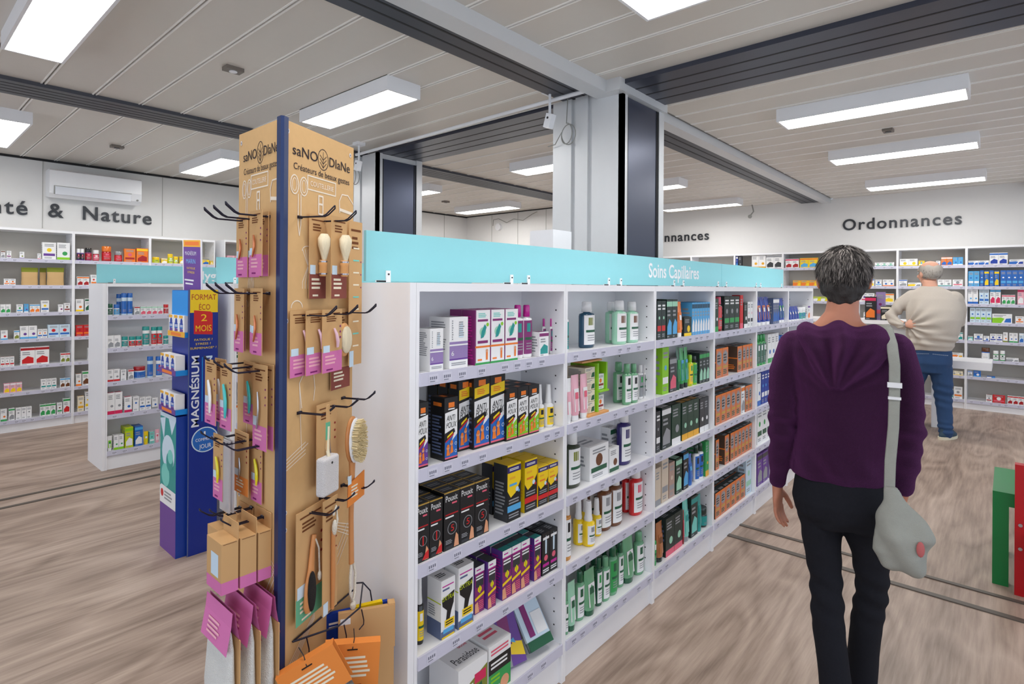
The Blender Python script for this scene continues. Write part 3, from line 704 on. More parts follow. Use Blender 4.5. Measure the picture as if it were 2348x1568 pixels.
('L',1,3,'b|white|white|green',0.821,0.0375,0.085,2,0.02,0,1),
('L',1,3,'b|white|sky|green',0.937,0.049,0.083,1,0.02,0,1),
('L',1,3,'b|sky|white|violet',0.992,0.036,0.086,1,0.02,0,1),
('L',1,3,'b|white|sky|orange',1.035,0.04,0.081,2,0.02,0,1),
('L',1,3,'b|white|blue|yellow',1.121,0.065,0.118,1,0.02,0,1),
('L',1,3,'b|white|white|plum',1.259,0.042,0.077,1,0.02,0,1),
('L',1,3,'b|white|redbrown|brown',1.305,0.05,0.09,1,0.02,0,1),
('L',1,4,'b|white|sky|red',0.825,0.05,0.091,1,0.02,0,1),
('L',1,4,'b|white|sky|olive',0.92,0.041,0.086,1,0.02,0,1),
('L',1,4,'b|white|sky|violet',0.964,0.0645,0.126,2,0.02,0,1),
('L',1,4,'b|white|blue|orange',1.096,0.039,0.09,2,0.02,0,1),
('L',1,4,'b|ice|blue|red',1.177,0.0895,0.129,2,0.02,0.05,1),
('L',1,5,'b|white|red|grey',0.823,0.0337,0.096,3,0.02,0,1),
('L',1,5,'b|white|redd|red',0.969,0.11,0.177,2,0.02,0.05,1),
('L',1,5,'b|white|red|olive',1.279,0.039,0.096,2,0.02,0,1),
('L',1,6,'b|pinkl|white|yellow',0.849,0.0447,0.093,3,0.02,0,1),
('L',1,6,'b|white|teal|grey',1.126,0.041,0.102,3,0.02,0,1),
('L',1,6,'b|white|sky|brown',1.277,0.041,0.094,2,0.02,0,1),
('L',1,7,'b|white|green|orange',0.826,0.047,0.116,1,0.02,0,1),
('L',1,7,'b|white|green|grey',0.885,0.045,0.115,1,0.02,0,1),
('L',1,7,'b|white|white|grey',0.936,0.0403,0.112,3,0.02,0,1),
('L',1,7,'b|white|green|green',1.12,0.0413,0.118,3,0.02,0,1),
('L',1,7,'b|white|green|brown',1.254,0.042,0.115,1,0.02,0,1),
('L',1,7,'b|white|green|red',1.303,0.057,0.152,1,0.02,0,1),
('L',2,1,'j|violet|black|rose|white',1.406,0.033,0.123,2,0.02,0,1),
('L',2,1,'j|plum|redd|rose|black',1.479,0.06,0.136,1,0.02,0,1),
('L',2,1,'j|redd|rose|white|white',1.546,0.057,0.117,1,0.02,0,1),
('L',2,1,'j|redd|red|rose|orange',1.614,0.113,0.162,1,0.02,0,1),
('L',2,1,'j|redd|red|rose|grey',1.739,0.072,0.114,1,0.02,0,1),
('L',2,1,'b|orange|redd|rose',1.823,0.106,0.147,1,0.02,0,1),
('L',2,1,'b|orange|yellow|redd',1.938,0.113,0.158,1,0.02,0,1),
('L',2,2,'b|white|orange|redd',1.411,0.0515,0.094,2,0.02,0,1),
('L',2,2,'b|white|orange|red',1.525,0.053,0.115,1,0.02,0,1),
('L',2,3,'b|white|yellow|orange',1.401,0.066,0.128,1,0.02,0,1),
('L',2,3,'b|white|greendk|greendk',1.478,0.056,0.132,1,0.02,0,1),
('L',2,4,'b|red|orange|redd',1.403,0.0625,0.115,2,0.02,0,1),
('L',2,4,'b|red|orange|redd',1.536,0.057,0.109,2,0.02,0,1),
('L',2,5,'b|white|yellow|grey',1.507,0.053,0.132,1,0.02,0,1),
('L',2,6,'b|white|orange|orange',1.406,0.047,0.124,1,0.02,0,1),
('L',2,6,'b|white|green|brown',1.46,0.067,0.145,1,0.02,0,1),
('L',2,7,'b|cream|gold|gold',1.421,0.055,0.158,1,0.02,0,1),
('L',2,7,'b|white|yellow|yellow',1.484,0.048,0.199,1,0.02,0,1),
('L',3,1,'j|yellow|citron|olive|yellow',2.099,0.074,0.069,1,0.02,0,1),
('L',3,1,'b|yellow|white|white',2.182,0.062,0.058,1,0.02,0.05,1),
('L',3,1,'c|yellow|citron|white|yellow',2.252,0.054,0.111,1,0.02,0,1),
('L',3,1,'j|yellow|citron|white|yellow',2.311,0.05,0.084,1,0.02,0,1),
('L',3,1,'b|yellow|citron|white',2.37,0.059,0.087,4,0.02,0,1),
('L',3,1,'b|yellow|blue|blue',2.616,0.078,0.077,1,0.02,0,1),
('L',3,1,'b|yellow|white|white',2.704,0.035,0.05,1,0.02,0,1),
('R',1,1,'b|white|blue|blue',-0.37,0.096,0.053,2,0.02,0.05,1),
('R',1,1,'b|white|blue|cobalt',-0.175,0.081,0.14,2,0.02,0.05,1),
('R',1,1,'b|white|blue|cobalt',-0.001,0.127,0.058,1,0.02,0.05,1),
('R',1,2,'b|sky|white|blue',-0.369,0.052,0.184,2,0.02,0,1),
('R',1,2,'b|blue|sky|white',-0.261,0.036,0.193,1,0.02,0,1),
('R',1,2,'b|blue|yellow|yellow',-0.221,0.043,0.187,1,0.02,0,1),
('R',1,2,'b|blue|sky|white',-0.174,0.039,0.191,1,0.02,0,1),
('R',1,2,'b|blue|yellow|yellow',-0.131,0.043,0.185,1,0.02,0,1),
('R',1,2,'b|blue|sky|white',-0.077,0.0508,0.19,4,0.02,0,1),
('R',1,3,'b|white|blue|sky',-0.372,0.0485,0.178,2,0.02,0,1),
('R',1,3,'b|ice|blue|blue',-0.267,0.0455,0.178,2,0.02,0,1),
('R',1,3,'b|white|sky|rosed',-0.169,0.0485,0.179,2,0.02,0,1),
('R',1,3,'b|white|rose|green',-0.064,0.0393,0.113,3,0.02,0,1),
('R',1,3,'b|pinkl|rosed|white',0.072,0.056,0.181,1,0.02,0,1),
('R',1,4,'b|ice|lime|blue',-0.351,0.0497,0.177,4,0.02,0,1),
('R',1,4,'b|white|lime|blue',-0.148,0.176,0.11,1,0.02,0,1),
('R',1,4,'b|white|orange|orange',0.055,0.074,0.087,1,0.02,0,1),
('R',1,5,'b|aqua|pinkl|white',-0.369,0.048,0.055,1,0.02,0,1),
('R',1,5,'b|white|cobalt|blue',-0.313,0.084,0.084,1,0.02,0,1),
('R',1,5,'b|white|cobalt|blue',-0.225,0.055,0.064,1,0.02,0,1),
('R',1,5,'b|white|cobalt|cobalt',-0.166,0.056,0.093,2,0.02,0,1),
('R',1,5,'b|white|olive|orange',-0.05,0.042,0.115,1,0.02,0,1),
('R',1,5,'b|white|green|blue',0.003,0.0375,0.113,2,0.02,0,1),
('R',1,5,'b|ice|white|blue',0.089,0.041,0.113,1,0.02,0,1),
('R',1,6,'j|blue|white|white|brown',-0.244,0.079,0.143,1,0.02,0,1),
('R',1,6,'j|green|white|greendk|white',-0.138,0.051,0.115,1,0.02,0,1),
('R',1,6,'j|green|white|greendk|white',-0.076,0.046,0.12,1,0.02,0,1),
('R',1,6,'b|white|grey|grey',-0.022,0.109,0.043,1,0.02,0,1),
('R',1,7,'b|white|blue|grey',-0.367,0.044,0.064,1,0.02,0,1),
('R',1,7,'b|blue|sky|white',-0.314,0.068,0.07,1,0.02,0,1),
('R',1,7,'b|blue|white|sky',-0.191,0.074,0.02,1,0.02,0,1),
('R',1,8,'b|white|redd|grey',-0.198,0.055,0.084,1,0.02,0,1),
('R',1,8,'b|red|rose|white',-0.139,0.112,0.091,1,0.02,0,1),
('R',1,8,'b|white|red|redd',-0.008,0.0473,0.098,3,0.02,0,1),
('R',2,1,'b|white|yellow|yellow',-1.052,0.0935,0.093,2,0.02,0,1),
('R',2,1,'b|yellow|white|sky',-0.856,0.062,0.066,1,0.02,0,1),
('R',2,1,'b|white|sky|blue',-0.68,0.043,0.061,1,0.02,0,1),
('R',2,1,'b|orange|white|blue',-0.629,0.055,0.103,2,0.02,0,1),
('R',2,1,'b|sky|white|blue',-0.515,0.048,0.099,2,0.02,0,1),
('R',2,2,'b|white|blue|grey',-1.064,0.092,0.087,1,0.02,0,1),
('R',2,2,'b|white|yellow|grey',-0.963,0.135,0.048,1,0.02,0,1),
('R',2,2,'b|white|teal|grey',-0.662,0.068,0.085,2,0.02,0,1),
('R',2,2,'b|white|rose|grey',-0.517,0.099,0.085,1,0.02,0,1),
('R',2,5,'b|white|yellow|grey',-0.531,0.063,0.072,1,0.02,0,1),
('R',2,5,'b|white|teal|teal',-0.46,0.046,0.092,1,0.02,0,1),
('R',2,6,'b|white|orange|gold',-0.529,0.116,0.062,1,0.02,0,1),
('R',2,7,'b|cream|yellow|grey',-0.528,0.058,0.048,2,0.02,0,1),
('R',2,8,'b|white|teal|teal',-0.535,0.033,0.109,1,0.02,0,1),
('R',2,8,'b|white|orange|grey',-0.498,0.083,0.145,1,0.02,0,1),
('R',3,1,'b|white|teal|sky',-1.678,0.089,0.075,2,0.02,0,1),
('R',3,1,'b|white|teal|mint',-1.322,0.07,0.055,3,0.02,0,1),
('R',3,2,'b|white|blue|yellow',-1.549,0.0743,0.095,3,0.02,0,1),
('R',3,2,'b|white|sky|blue',-1.316,0.072,0.088,1,0.02,0,1),
('R',3,2,'b|white|orange|blue',-1.234,0.0615,0.088,2,0.02,0,1),
('R',3,3,'b|white|rosed|violet',-1.548,0.0743,0.117,3,0.02,0,1),
('R',3,3,'b|white|orange|orange',-1.315,0.077,0.102,1,0.02,0,1),
('R',3,3,'b|cream|orange|yellow',-1.228,0.118,0.115,1,0.02,0,1),
('R',3,4,'b|white|grey|blue',-1.446,0.0676,0.082,5,0.02,0,1),
('R',4,1,'b|white|rosed|redd',-2.417,0.0895,0.132,2,0.02,0,1),
('R',4,1,'b|yellow|orange|sky',-2.226,0.114,0.139,2,0.02,0,1),
('R',4,1,'b|white|blue|green',-1.971,0.094,0.119,2,0.02,0,1),
('R',4,2,'b|gold|orange|yellow',-2.316,0.1067,0.08,3,0.02,0,1),
('R',4,2,'b|white|gold|gold',-1.969,0.094,0.091,2,0.02,0,1),
('R',4,3,'b|citron|white|yellow',-2.05,0.095,0.062,2,0.02,0,1),
('R',5,1,'b|cobalt|white|sky',-3.156,0.065,0.193,1,0.02,0,1),
('R',5,1,'b|charcoal|grey|grey',-3.084,0.051,0.217,1,0.02,0,1),
('R',5,1,'b|white|gold|gold',-2.886,0.0995,0.23,2,0.02,0.06,1),
('R',5,1,'b|white|grey|charcoal',-2.681,0.1115,0.21,2,0.02,0.06,1),
]
# ================================================================== packages
PAL = dict(white=(240,240,240), black=(22,22,24), charcoal=(52,54,58), grey=(150,152,156), slate=(90,104,140), plum=(132,38,110), mag=(196,30,150), teal=(30,150,145), navyteal=(16,72,100),
 mint=(160,214,184), sage=(112,172,130), greendk=(28,92,62), forest=(28,62,46), nightgr=(26,44,40), green=(52,160,84), lime=(140,204,30), citron=(196,212,20), olive=(128,136,50), olivedk=(50,60,42), olivel=(170,170,90),
 yellow=(246,208,20), gold=(236,176,40), orange=(238,124,36), copper=(178,110,66), amber=(206,140,60), brown=(112,66,36), redbrown=(140,30,34), red=(208,30,34), redd=(170,22,30), rose=(228,96,120), rosed=(214,36,90),
 pinkl=(240,178,192), lav=(150,126,180), violet=(104,60,150), indigo=(44,34,104), cobalt=(24,60,160), blue=(36,104,190), sky=(84,170,224), ice=(206,226,240), aqua=(120,208,196), cream=(240,230,205), beige=(214,198,178), taupe=(178,150,136), kraft=(205,170,120), terra=(206,128,98), umber=(84,62,48), skin=(226,160,120), gold2=(200,160,70))
PAL = {k: rgb(*v) for k, v in PAL.items()}
NAMES = dict(plum='purple', mag='magenta', navyteal='dark teal', mint='pale green', greendk='dark green', forest='dark green', nightgr='blackish green', citron='yellow green', olivedk='olive', olivel='olive', redbrown='dark red', redd='dark red', rosed='pink', pinkl='pale pink', lav='lavender', ice='pale blue', aqua='pale teal', sky='light blue', charcoal='dark grey', slate='slate blue', cobalt='deep blue', rose='rose', indigo='deep indigo', cream='cream')
def cn(c): return NAMES.get(c, c)
class Face:
    """draws printed patches on one face of a box: u right, v up in 0..1"""
    def __init__(s, m, o, U, V): s.m, s.o, s.U, s.V = m, Vector(o), Vector(U), Vector(V); s.n = s.U.cross(s.V).normalized(); s.k = 1
    def p(s, u, v): return s.o + s.U * u + s.V * v + s.n * (0.0002 * s.k)
    def r(s, u0, v0, u1, v1, c, inc=.3): s.m.quad(s.p(u0, v0), s.p(u1, v0), s.p(u1, v1), s.p(u0, v1), PAL[c]); s.k += inc; return s
    def poly(s, pts, c): s.m.add([s.p(*q) for q in pts], [tuple(range(len(pts)))], PAL[c]); s.k += .3; return s
    def up(s): s.k += 1; return s
    def disc(s, u, v, r, c, n=14, asp=None):
        a = s.U.length / s.V.length
        s.m.add([s.p(u + r*cos(2*pi*i/n), v + r*a*sin(2*pi*i/n)) for i in range(n)], [tuple(range(n))], PAL[c]); s.k += .3; return s
    def t(s, string, u, v, wd, ht, c, sh=0.0):
        s.m.text(string, ht * s.V.length, s.p(u, v), s.U.normalized(), s.V.normalized(), PAL[c], align='LEFT', width=wd * s.U.length, sh=sh); s.k += .3; return s
    def lines(s, u0, u1, v0, v1, n, c, seed=0):
        r = random.Random(seed * 7 + n)
        for i in range(n):
            v = v1 - (v1 - v0) * (i + .5) / n; h = (v1 - v0) / n * .26; s.r(u0, v - h, u0 + (u1 - u0) * r.uniform(.6, 1), v + h, c, 0)
        s.k += .3; return s
def boxfaces(w, d, h, base, side=None, top=None):
    m = MB(); m.box(-w/2, w/2, 0, d, 0, h, PAL[base])
    F = Face(m, (-w/2, 0, 0), (w, 0, 0), (0, 0, h)); L = Face(m, (-w/2, d, 0), (0, -d, 0), (0, 0, h)); T = Face(m, (-w/2, 0, h), (w, 0, 0), (0, d, 0))
    R = Face(m, (w/2, 0, 0), (0, d, 0), (0, 0, h))
    if side: L.r(0, 0, 1, 1, side); R.r(0, 0, 1, 1, side)
    if top: T.r(0, 0, 1, 1, top)
    L.up(); T.up(); R.up()
    return m, F, L, T
def d_wlav(w, d, h):
    m, F, L, T = boxfaces(w, d, h, 'white'); F.r(0, .17, 1, .52, 'lav'); F.r(0, .16, 1, .19, 'violet'); T.r(.1, .2, .9, .8, 'grey'); F.up().r(0, .44, 1, .47, 'white'); F.t('6', .1, .25, .14, .13, 'white'); F.lines(.1, .9, .05, .12, 2, 'grey')
    F.lines(.12, .2, .55, .95, 9, 'grey'); F.poly([(.5, .6), (.75, .6), (.7, .9), (.55, .85)], 'ice'); F.lines(.5, .85, .62, .92, 7, 'grey', 3); L.lines(.1, .9, .35, .92, 12, 'grey'); return m
def d_purpbio(w, d, h):
    m, F, L, T = boxfaces(w, d, h, 'white', 'plum'); F.r(0, 0, .05, 1, 'plum'); F.r(0, 0, 1, .04, 'green'); F.r(0, .31, 1, .345, 'orange'); F.r(.15, .79, .85, .83, 'plum'); F.r(.15, .39, .85, .44, 'plum')
    F.lines(.2, .85, .86, .95, 3, 'aqua'); F.disc(.5, .60, .22, 'mint'); F.up().poly([(.35, .48), (.55, .5), (.75, .68), (.62, .74), (.4, .6)], 'teal'); F.disc(.82, .73, .09, 'lime'); F.disc(.5, .6, .1, 'teal'); F.lines(.15, .6, .06, .12, 1, 'orange'); F.r(.72, .08, .84, .24, 'orange'); F.disc(.78, .25, .08, 'skin'); L.lines(.15, .85, .1, .9, 16, 'mag'); T.r(.1, .1, .9, .9, 'mag'); return m
def anti(w, d, h, bottom, tall=False, hi='yellow'):
    m, F, L, T = boxfaces(w, d, h, 'black'); a = .90 if not tall else .93; q = .78 if not tall else .68
    F.r(.30, a - .06, .74, a + .02, 'orange'); F.r(.28, a - .095, .76, a - .075, 'white')
    F.r(.04, .03, .96, .40, bottom); F.poly([(.04, .42), (.96, .46), (.96, q + .02), (.04, q - .02)], 'white'); F.poly([(.55, .30), (.96, .40), (.96, .47), (.75, .45)], 'white')
    F.up()
    if tall: F.poly([(.04, .70), (.96, .74), (.96, .885), (.04, .845)], 'yellow'); F.up().lines(.2, .8, .75, .83, 3, 'orange')
    F.poly([(.04, .30), (.80, .44), (.72, .50), (.04, .44)], 'black')
    F.up(); F.t('ANTI', .14, q - .15, .66, .13, 'black', .25); F.t('POUX', .12, q - .26 if not tall else q - .235, .78, .13, 'black', .25); F.poly([(.1, q - .19 if not tall else q - .17), (.9, q - .12), (.9, q - .115), (.1, q - .18 if not tall else q - .165)], 'white')
    F.poly([(.20, .355), (.62, .425), (.60, .455), (.20, .39)], hi); F.poly([(.08, .29), (.70, .40), (.68, .425), (.08, .315)], 'red')
    F.disc(.26, .20, .12, 'skin'); F.disc(.52, .26, .11, 'skin'); F.poly([(.14, .08), (.40, .08), (.34, .18), (.18, .18)], 'orange'); F.poly([(.42, .10), (.66, .12), (.60, .23), (.46, .22)], 'orange'); F.disc(.84, .25, .09, 'ice'); F.disc(.84, .13, .09, 'ice'); F.r(.04, .03, .96, .055, 'rose')
    F.up().disc(.84, .25, .06, bottom); F.disc(.84, .13, .06, bottom); F.disc(.26, .23, .10, 'orange', 8); F.disc(.52, .29, .09, 'orange', 8)
    L.lines(.12, .88, .08, .72, 12, 'slate', 2); L.r(.2, .86, .8, .92, 'orange'); T.r(.15, .2, .6, .8, 'charcoal'); T.r(.25, .3, .55, .7, 'orange'); return m
def d_poux(w, d, h, short=False):
    m, F, L, T = boxfaces(w, d, h, 'black'); F.r(0, .985, 1, 1, 'gold2'); T.r(0, 0, 1, .06, 'gold2'); T.r(0, 0, .04, 1, 'gold2'); T.lines(.15, .8, .3, .7, 2, 'grey')
    F.t('Pouxit', .10, .84, .76, .15, 'white'); F.r(.5, .78, .82, .81, 'rose'); F.r(.08, .60, .9, .625, 'redd'); F.lines(.08, .9, .54, .59, 1, 'white'); F.disc(.52, .36, .30, 'grey', 24); F.up().disc(.52, .36, .265, 'black', 24)
    F.up().t('5', .43, .31, .2, .16, 'red') if not short else F.up().r(.48, .28, .56, .44, 'red'); F.lines(.1, .6, .1, .18, 3, 'grey'); F.poly([(.62, .02), (.95, .02), (.9, .2), (.76, .26), (.68, .14)], 'skin'); F.r(.1, .02, .55, .07, 'charcoal')
    if short: F.poly([(.45, .03), (.95, .03), (.95, .18), (.7, .14)], 'red')
    L.lines(.1, .9, .2, .8, 14, 'charcoal'); return m
def d_yel(w, d, h, hi):
    m, F, L, T = boxfaces(w, d, h, 'black', 'charcoal' if hi == 'sky' else 'yellow', 'yellow'); F.poly([(0, 1), (0, .55), (.25, .42), (.6, .48), (1, .68), (1, 1)], 'yellow'); F.up().r(0, .86, 1, .97, 'indigo'); F.lines(.15, .85, .89, .94, 2, 'white'); F.lines(.15, .8, .72, .80, 1, 'gold'); F.r(.15, .62, .7, .66, 'sky' if hi == 'sky' else 'orange')
    F.disc(.72, .54, .12, 'ice'); F.disc(.85, .5, .07, hi); F.r(0, .17, 1, .28, hi); F.lines(.1, .85, .30, .40, 2, 'grey'); F.lines(.1, .85, .05, .14, 2, 'grey'); L.lines(.12, .88, .1, .7, 10, 'grey' if hi == 'sky' else 'gold'); return m
def d_extra(w, d, h):
    m, F, L, T = boxfaces(w, d, h, 'white'); L.r(0, 0, 1, .30, 'slate'); L.r(0, .60, 1, .62, 'citron'); L.lines(.1, .6, .35, .55, 5, 'grey'); F.r(0, 0, 1, .13, 'slate'); F.r(.08, .88, .9, .90, 'mag'); F.lines(.1, .85, .80, .86, 1, 'slate')
    F.poly([(.05, .68), (.95, .76), (.9, .55), (.72, .42), (.62, .3), (.35, .3), (.42, .46), (.1, .56)], 'black'); F.up().t('EXTRA', .08, .64, .84, .11, 'citron', .2); F.r(.25, .18, .95, .30, 'yellow'); F.r(.15, .08, .9, .15, 'sky'); F.lines(.32, .85, .2, .28, 2, 'black'); F.r(.05, 0, .95, .03, 'yellow'); T.lines(.15, .85, .3, .7, 3, 'charcoal'); return m
def d_purp(w, d, h, tall):
    m, F, L, T = boxfaces(w, d, h, 'plum', 'violet', 'charcoal'); F.r(0, .86, 1, 1, 'white'); F.r(.1, .84, .9, .86, 'mag'); F.lines(.15, .85, .90, .95, 1, 'mag'); F.r(.1, .56, .9, .78, 'charcoal'); F.lines(.1, .9, .70, .82, 2, 'white'); F.disc(.5, .50, .22, 'yellow')
    F.poly([(0, .28), (1, .36), (1, .42), (0, .34)], 'yellow'); F.poly([(0, .02), (.45, .02), (.3, .25), (0, .22)], 'skin'); F.lines(.4, .95, .06, .26, 5, 'rose'); F.up().r(.44, .42, .56, .58, 'citron')
    if tall: T.r(0, .0, 1, .5, 'teal'); L.lines(.1, .9, .1, .9, 14, 'mag')
    return m
def d_pinkblack(w, d, h):
    m, F, L, T = boxfaces(w, d, h, 'black'); F.poly([(.4, .5), (.6, .5), (.62, .8), (.5, .95), (.38, .8)], 'ice'); F.r(.1, .84, .9, .9, 'white'); F.disc(.5, .4, .24, 'rose'); F.r(.1, .2, .9, .27, 'mag'); F.lines(.1, .9, .05, .15, 2, 'white'); T.lines(.2, .8, .2, .8, 3, 'grey'); return m
def d_parasi(w, d, h):
    m, F, L, T = boxfaces(w, d, h, 'white'); F.r(.0, 0, 1, .62, 'white'); F.poly([(.15, .0), (.15, .5), (.4, .62), (1, .8), (1, 0)], 'olive'); T.t('Parasidose', .12, .18, .8, .34, 'charcoal'); T.up().t('dose', .60, .60, .3, .2, 'rosed'); F.up().r(.55, .52, .95, .72, 'rosed'); F.poly([(.35, 0), (.5, .4), (.8, .5), (.9, 0)], 'greendk'); F.lines(.25, .5, .45, .6, 2, 'white'); L.t('dose', .35, .3, .5, .2, 'rosed'); return m
def d_greenblack(w, d, h):
    m, F, L, T = boxfaces(w, d, h, 'white'); F.r(0, 0, 1, .42, 'green'); F.r(0, .42, 1, .72, 'black'); F.lines(.1, .85, .5, .66, 2, 'white'); F.lines(.1, .9, .78, .92, 2, 'rose'); F.lines(.1, .5, .22, .38, 2, 'lime'); F.up().disc(.72, .12, .2, 'skin'); F.lines(.1, .5, .05, .15, 2, 'white'); T.lines(.2, .8, .3, .7, 2, 'rose'); return m
def d_color(w, d, h):
    m, F, L, T = boxfaces(w, d, h, 'terra', 'umber', 'nightgr'); F.r(0, .93, 1, 1, 'orange'); F.r(0, 0, .08, 1, 'orange'); F.r(.92, 0, 1, 1, 'orange'); F.poly([(.15, .5), (.5, .42), (.85, .5), (.9, .8), (.5, .9), (.1, .8)], 'grey'); F.up().disc(.5, .66, .2, 'taupe'); F.r(.15, .30, .85, .38, 'gold2'); F.lines(.15, .9, .08, .26, 3, 'greendk'); F.lines(.2, .8, .52, .8, 3, 'charcoal'); L.lines(.1, .9, .1, .3, 3, 'orange'); L.r(0, .52, 1, .56, 'orange'); T.r(.15, .15, .85, .45, 'grey'); return m
SPECIAL = {
 'wlav': (d_wlav, 'small white box with lavender band'), 'wlav2': (d_wlav, 'tall white box with lavender band'), 'purpbio': (d_purpbio, 'purple sided white lice lotion box'),
 'antiP': (lambda w, d, h: anti(w, d, h, 'violet'), 'black lice treatment box, purple base'), 'antiB': (lambda w, d, h: anti(w, d, h, 'blue'), 'short black lice box, blue base'),
 'antiY': (lambda w, d, h: anti(w, d, h, 'blue', True), 'tall black lice box, yellow banner'), 'antiG': (lambda w, d, h: anti(w, d, h, 'lime'), 'black lice box with green base'),
 'pouxS': (lambda w, d, h: d_poux(w, d, h, True), 'low black box with red corner'), 'pouxT': (d_poux, 'tall black box with red circle'),
 'yelB': (lambda w, d, h: d_yel(w, d, h, 'sky'), 'yellow and black box, blue stripe'), 'yelR': (lambda w, d, h: d_yel(w, d, h, 'red'), 'tall yellow box with red stripe'), 'yelS': (lambda w, d, h: d_yel(w, d, h, 'red'), 'small yellow box with red stripe'),
 'extra': (d_extra, 'white and black EXTRA box'), 'purpS': (lambda w, d, h: d_purp(w, d, h, False), 'slim purple box with yellow spot'), 'purpT': (lambda w, d, h: d_purp(w, d, h, True), 'purple box with teal top'),
 'pinkblack': (d_pinkblack, 'black box with pink disc'), 'parasi': (d_parasi, 'large white and green Parasidose box'.replace('Parasidose ', 'lice kit ')), 'greenblack': (d_greenblack, 'large white, black and green box'),
 'color': (d_color, 'brown and orange hair colour box')}
def gen_box(w, d, h, c):
    m, F, L, T = boxfaces(w, d, h, c[0]); r = random.Random(hash_(c, w)); dark = c[0] in ('black', 'charcoal', 'nightgr', 'forest', 'greendk', 'cobalt', 'navyteal', 'violet')
    ink = 'grey'
    k = r.choice((0, 1, 2)) if h > w * 0.8 else 3
    if k == 0: F.r(0, 0, 1, .16, c[1]); F.lines(.12, .8, .68, .9, 3, ink, 1); F.up().disc(.6, .38, .2, c[2])
    elif k == 1: F.r(0, .82, 1, .95, c[1]); F.lines(.12, .8, .55, .75, 2, ink, 2); F.up(); F.poly([(.1, .1), (.9, .1), (.9, .4), (.5, .5), (.1, .3)], c[2]); F.lines(.1, .6, .02, .08, 1, ink)
    elif k == 2: F.r(.08, .22, .92, .36, c[1]); F.up().disc(.5, .56, .18, c[2]); F.lines(.15, .85, .75, .92, 2, 'white' if dark else ink, 3); F.lines(.15, .7, .06, .16, 2, ink)
    else: F.poly([(.0, .0), (.45, 0), (.62, .5), (.45, .62), (0, .55)], c[1]); F.up().poly([(.6, .1), (.95, .1), (.95, .55), (.7, .5)], c[2]); F.lines(.08, .8, .68, .92, 2, 'white' if dark else ink, 5)
    L.lines(.12, .88, .15, .85, 6, ink if not dark else 'slate', 1); T.r(.1, .15, .9, .85, c[1] if r.random() < .35 else c[0]); T.up().lines(.15, .85, .3, .7, 2, ink if not dark else 'grey', 2)
    return m
def hash_(c, w):
    return sum(ord(x) * (i + 3) for i, x in enumerate('|'.join(c) + '%.3f' % w))
def bottle(w, h, c, kind):
    """returns list of (part name, MB, material); c = base, label/band, motif, cap"""
    base, lab, mot, cap = [PAL[x] for x in c]; P = []; r = w / 2
    b = MB(); l = MB(); k = MB()
    if kind == 'B':
        fl = 0.62 if w > 0.034 else 0.9; hb = h * 0.76; dy = r * fl
        b.lathe([(r*.9, 0), (r, .006), (r, hb - r*.35), (r*.93, hb - r*.12), (r*.45, hb), (r*.42, hb + h*.02)], 20, 1, fl, base, c=(0, dy))
        k.lathe([(r*.46, hb + h*.015), (r*.50, hb + h*.02), (r*.47, h - .004), (r*.40, h)], 16, 1, 1 if fl < .9 else .95, cap, c=(0, dy))
        patch(l, r, fl, dy, .07*h, hb*.93, lab, mot, c)
    elif kind == 's':
        hb = h * 0.56
        b.lathe([(r*.9, 0), (r, .005), (r, hb - r*.3), (r*.6, hb)], 16, 1, 1, base, c=(0, r))
        k.lathe([(r*.62, hb - .002), (r*.66, hb + h*.05), (r*.55, hb + h*.12), (r*.5, h*.90), (r*.42, h)], 14, 1, 1, cap, c=(0, r))
        patch(l, r, 1, r, .06*h, hb*.85, lab, mot, c)
    elif kind == 'c':
        hb = h * 0.80
        b.lathe([(r*.95, 0), (r, .004), (r, hb)], 18, 1, 1, base, c=(0, r)); k.lathe([(r*1.0, hb), (r*1.03, hb + .003), (r*1.0, h - .004), (r*.9, h)], 18, 1, 1, cap, c=(0, r))
        patch(l, r, 1, r, .08*h, hb*.8, lab, mot, c, small=True)
    elif kind == 'j':
        hb = h * 0.66
        b.lathe([(r*.92, 0), (r, .004), (r, hb - .006), (r*.9, hb)], 18, 1, 1, base, c=(0, r)); k.lathe([(r*.95, hb), (r*.98, hb + .003), (r*.98, h - .003), (r*.92, h)], 18, 1, 1, cap, c=(0, r))
        patch(l, r, 1, r, .10*h, hb*.88, lab, mot, c, small=True)
    elif kind == 't':   # tube standing on its cap
        n = 16; hc = h * .12; dy = r * .55; k.lathe([(r*.72, 0), (r*.75, .003), (r*.78, hc)], 16, 1, .72, cap, c=(0, dy))
        vs = []
        prof = [(hc, .80, .58), (hc + .006, .92, .60), (h*.45, .97, .50), (h*.75, 1.0, .28), (h*.93, 1.0, .07), (h, 1.0, .05)]
        for z, a, q in prof:
            for j in range(n): t_ = 2*pi*j/n; vs.append((r*a*cos(t_), dy + r*q*sin(t_), z))
        fs = [(i*n+j, i*n+(j+1) % n, (i+1)*n+(j+1) % n, (i+1)*n+j) for i in range(len(prof)-1) for j in range(n)]
        b.add(vs, fs, base, True); b.add(vs[-n:], [tuple(range(n))], base)
        for (z0, y0_, z1, y1_, u0, u1, cc) in ((h*.2, .57, h*.70, .34, -.62, .62, lab), (h*.48, .50, h*.62, .41, -.4, .4, mot)):
            o = -.0012 if cc is lab else -.0020
            l.add([(r*u0, dy - r*y0_*.86 + o, z0), (r*u1, dy - r*y0_*.86 + o, z0), (r*u1, dy - r*y1_*.86 + o, z1), (r*u0, dy - r*y1_*.86 + o, z1)], [(0, 1, 2, 3)], cc)
    return [('body', b, GLOSS), ('cap', k, GLOSS), ('label', l, PRINT)]
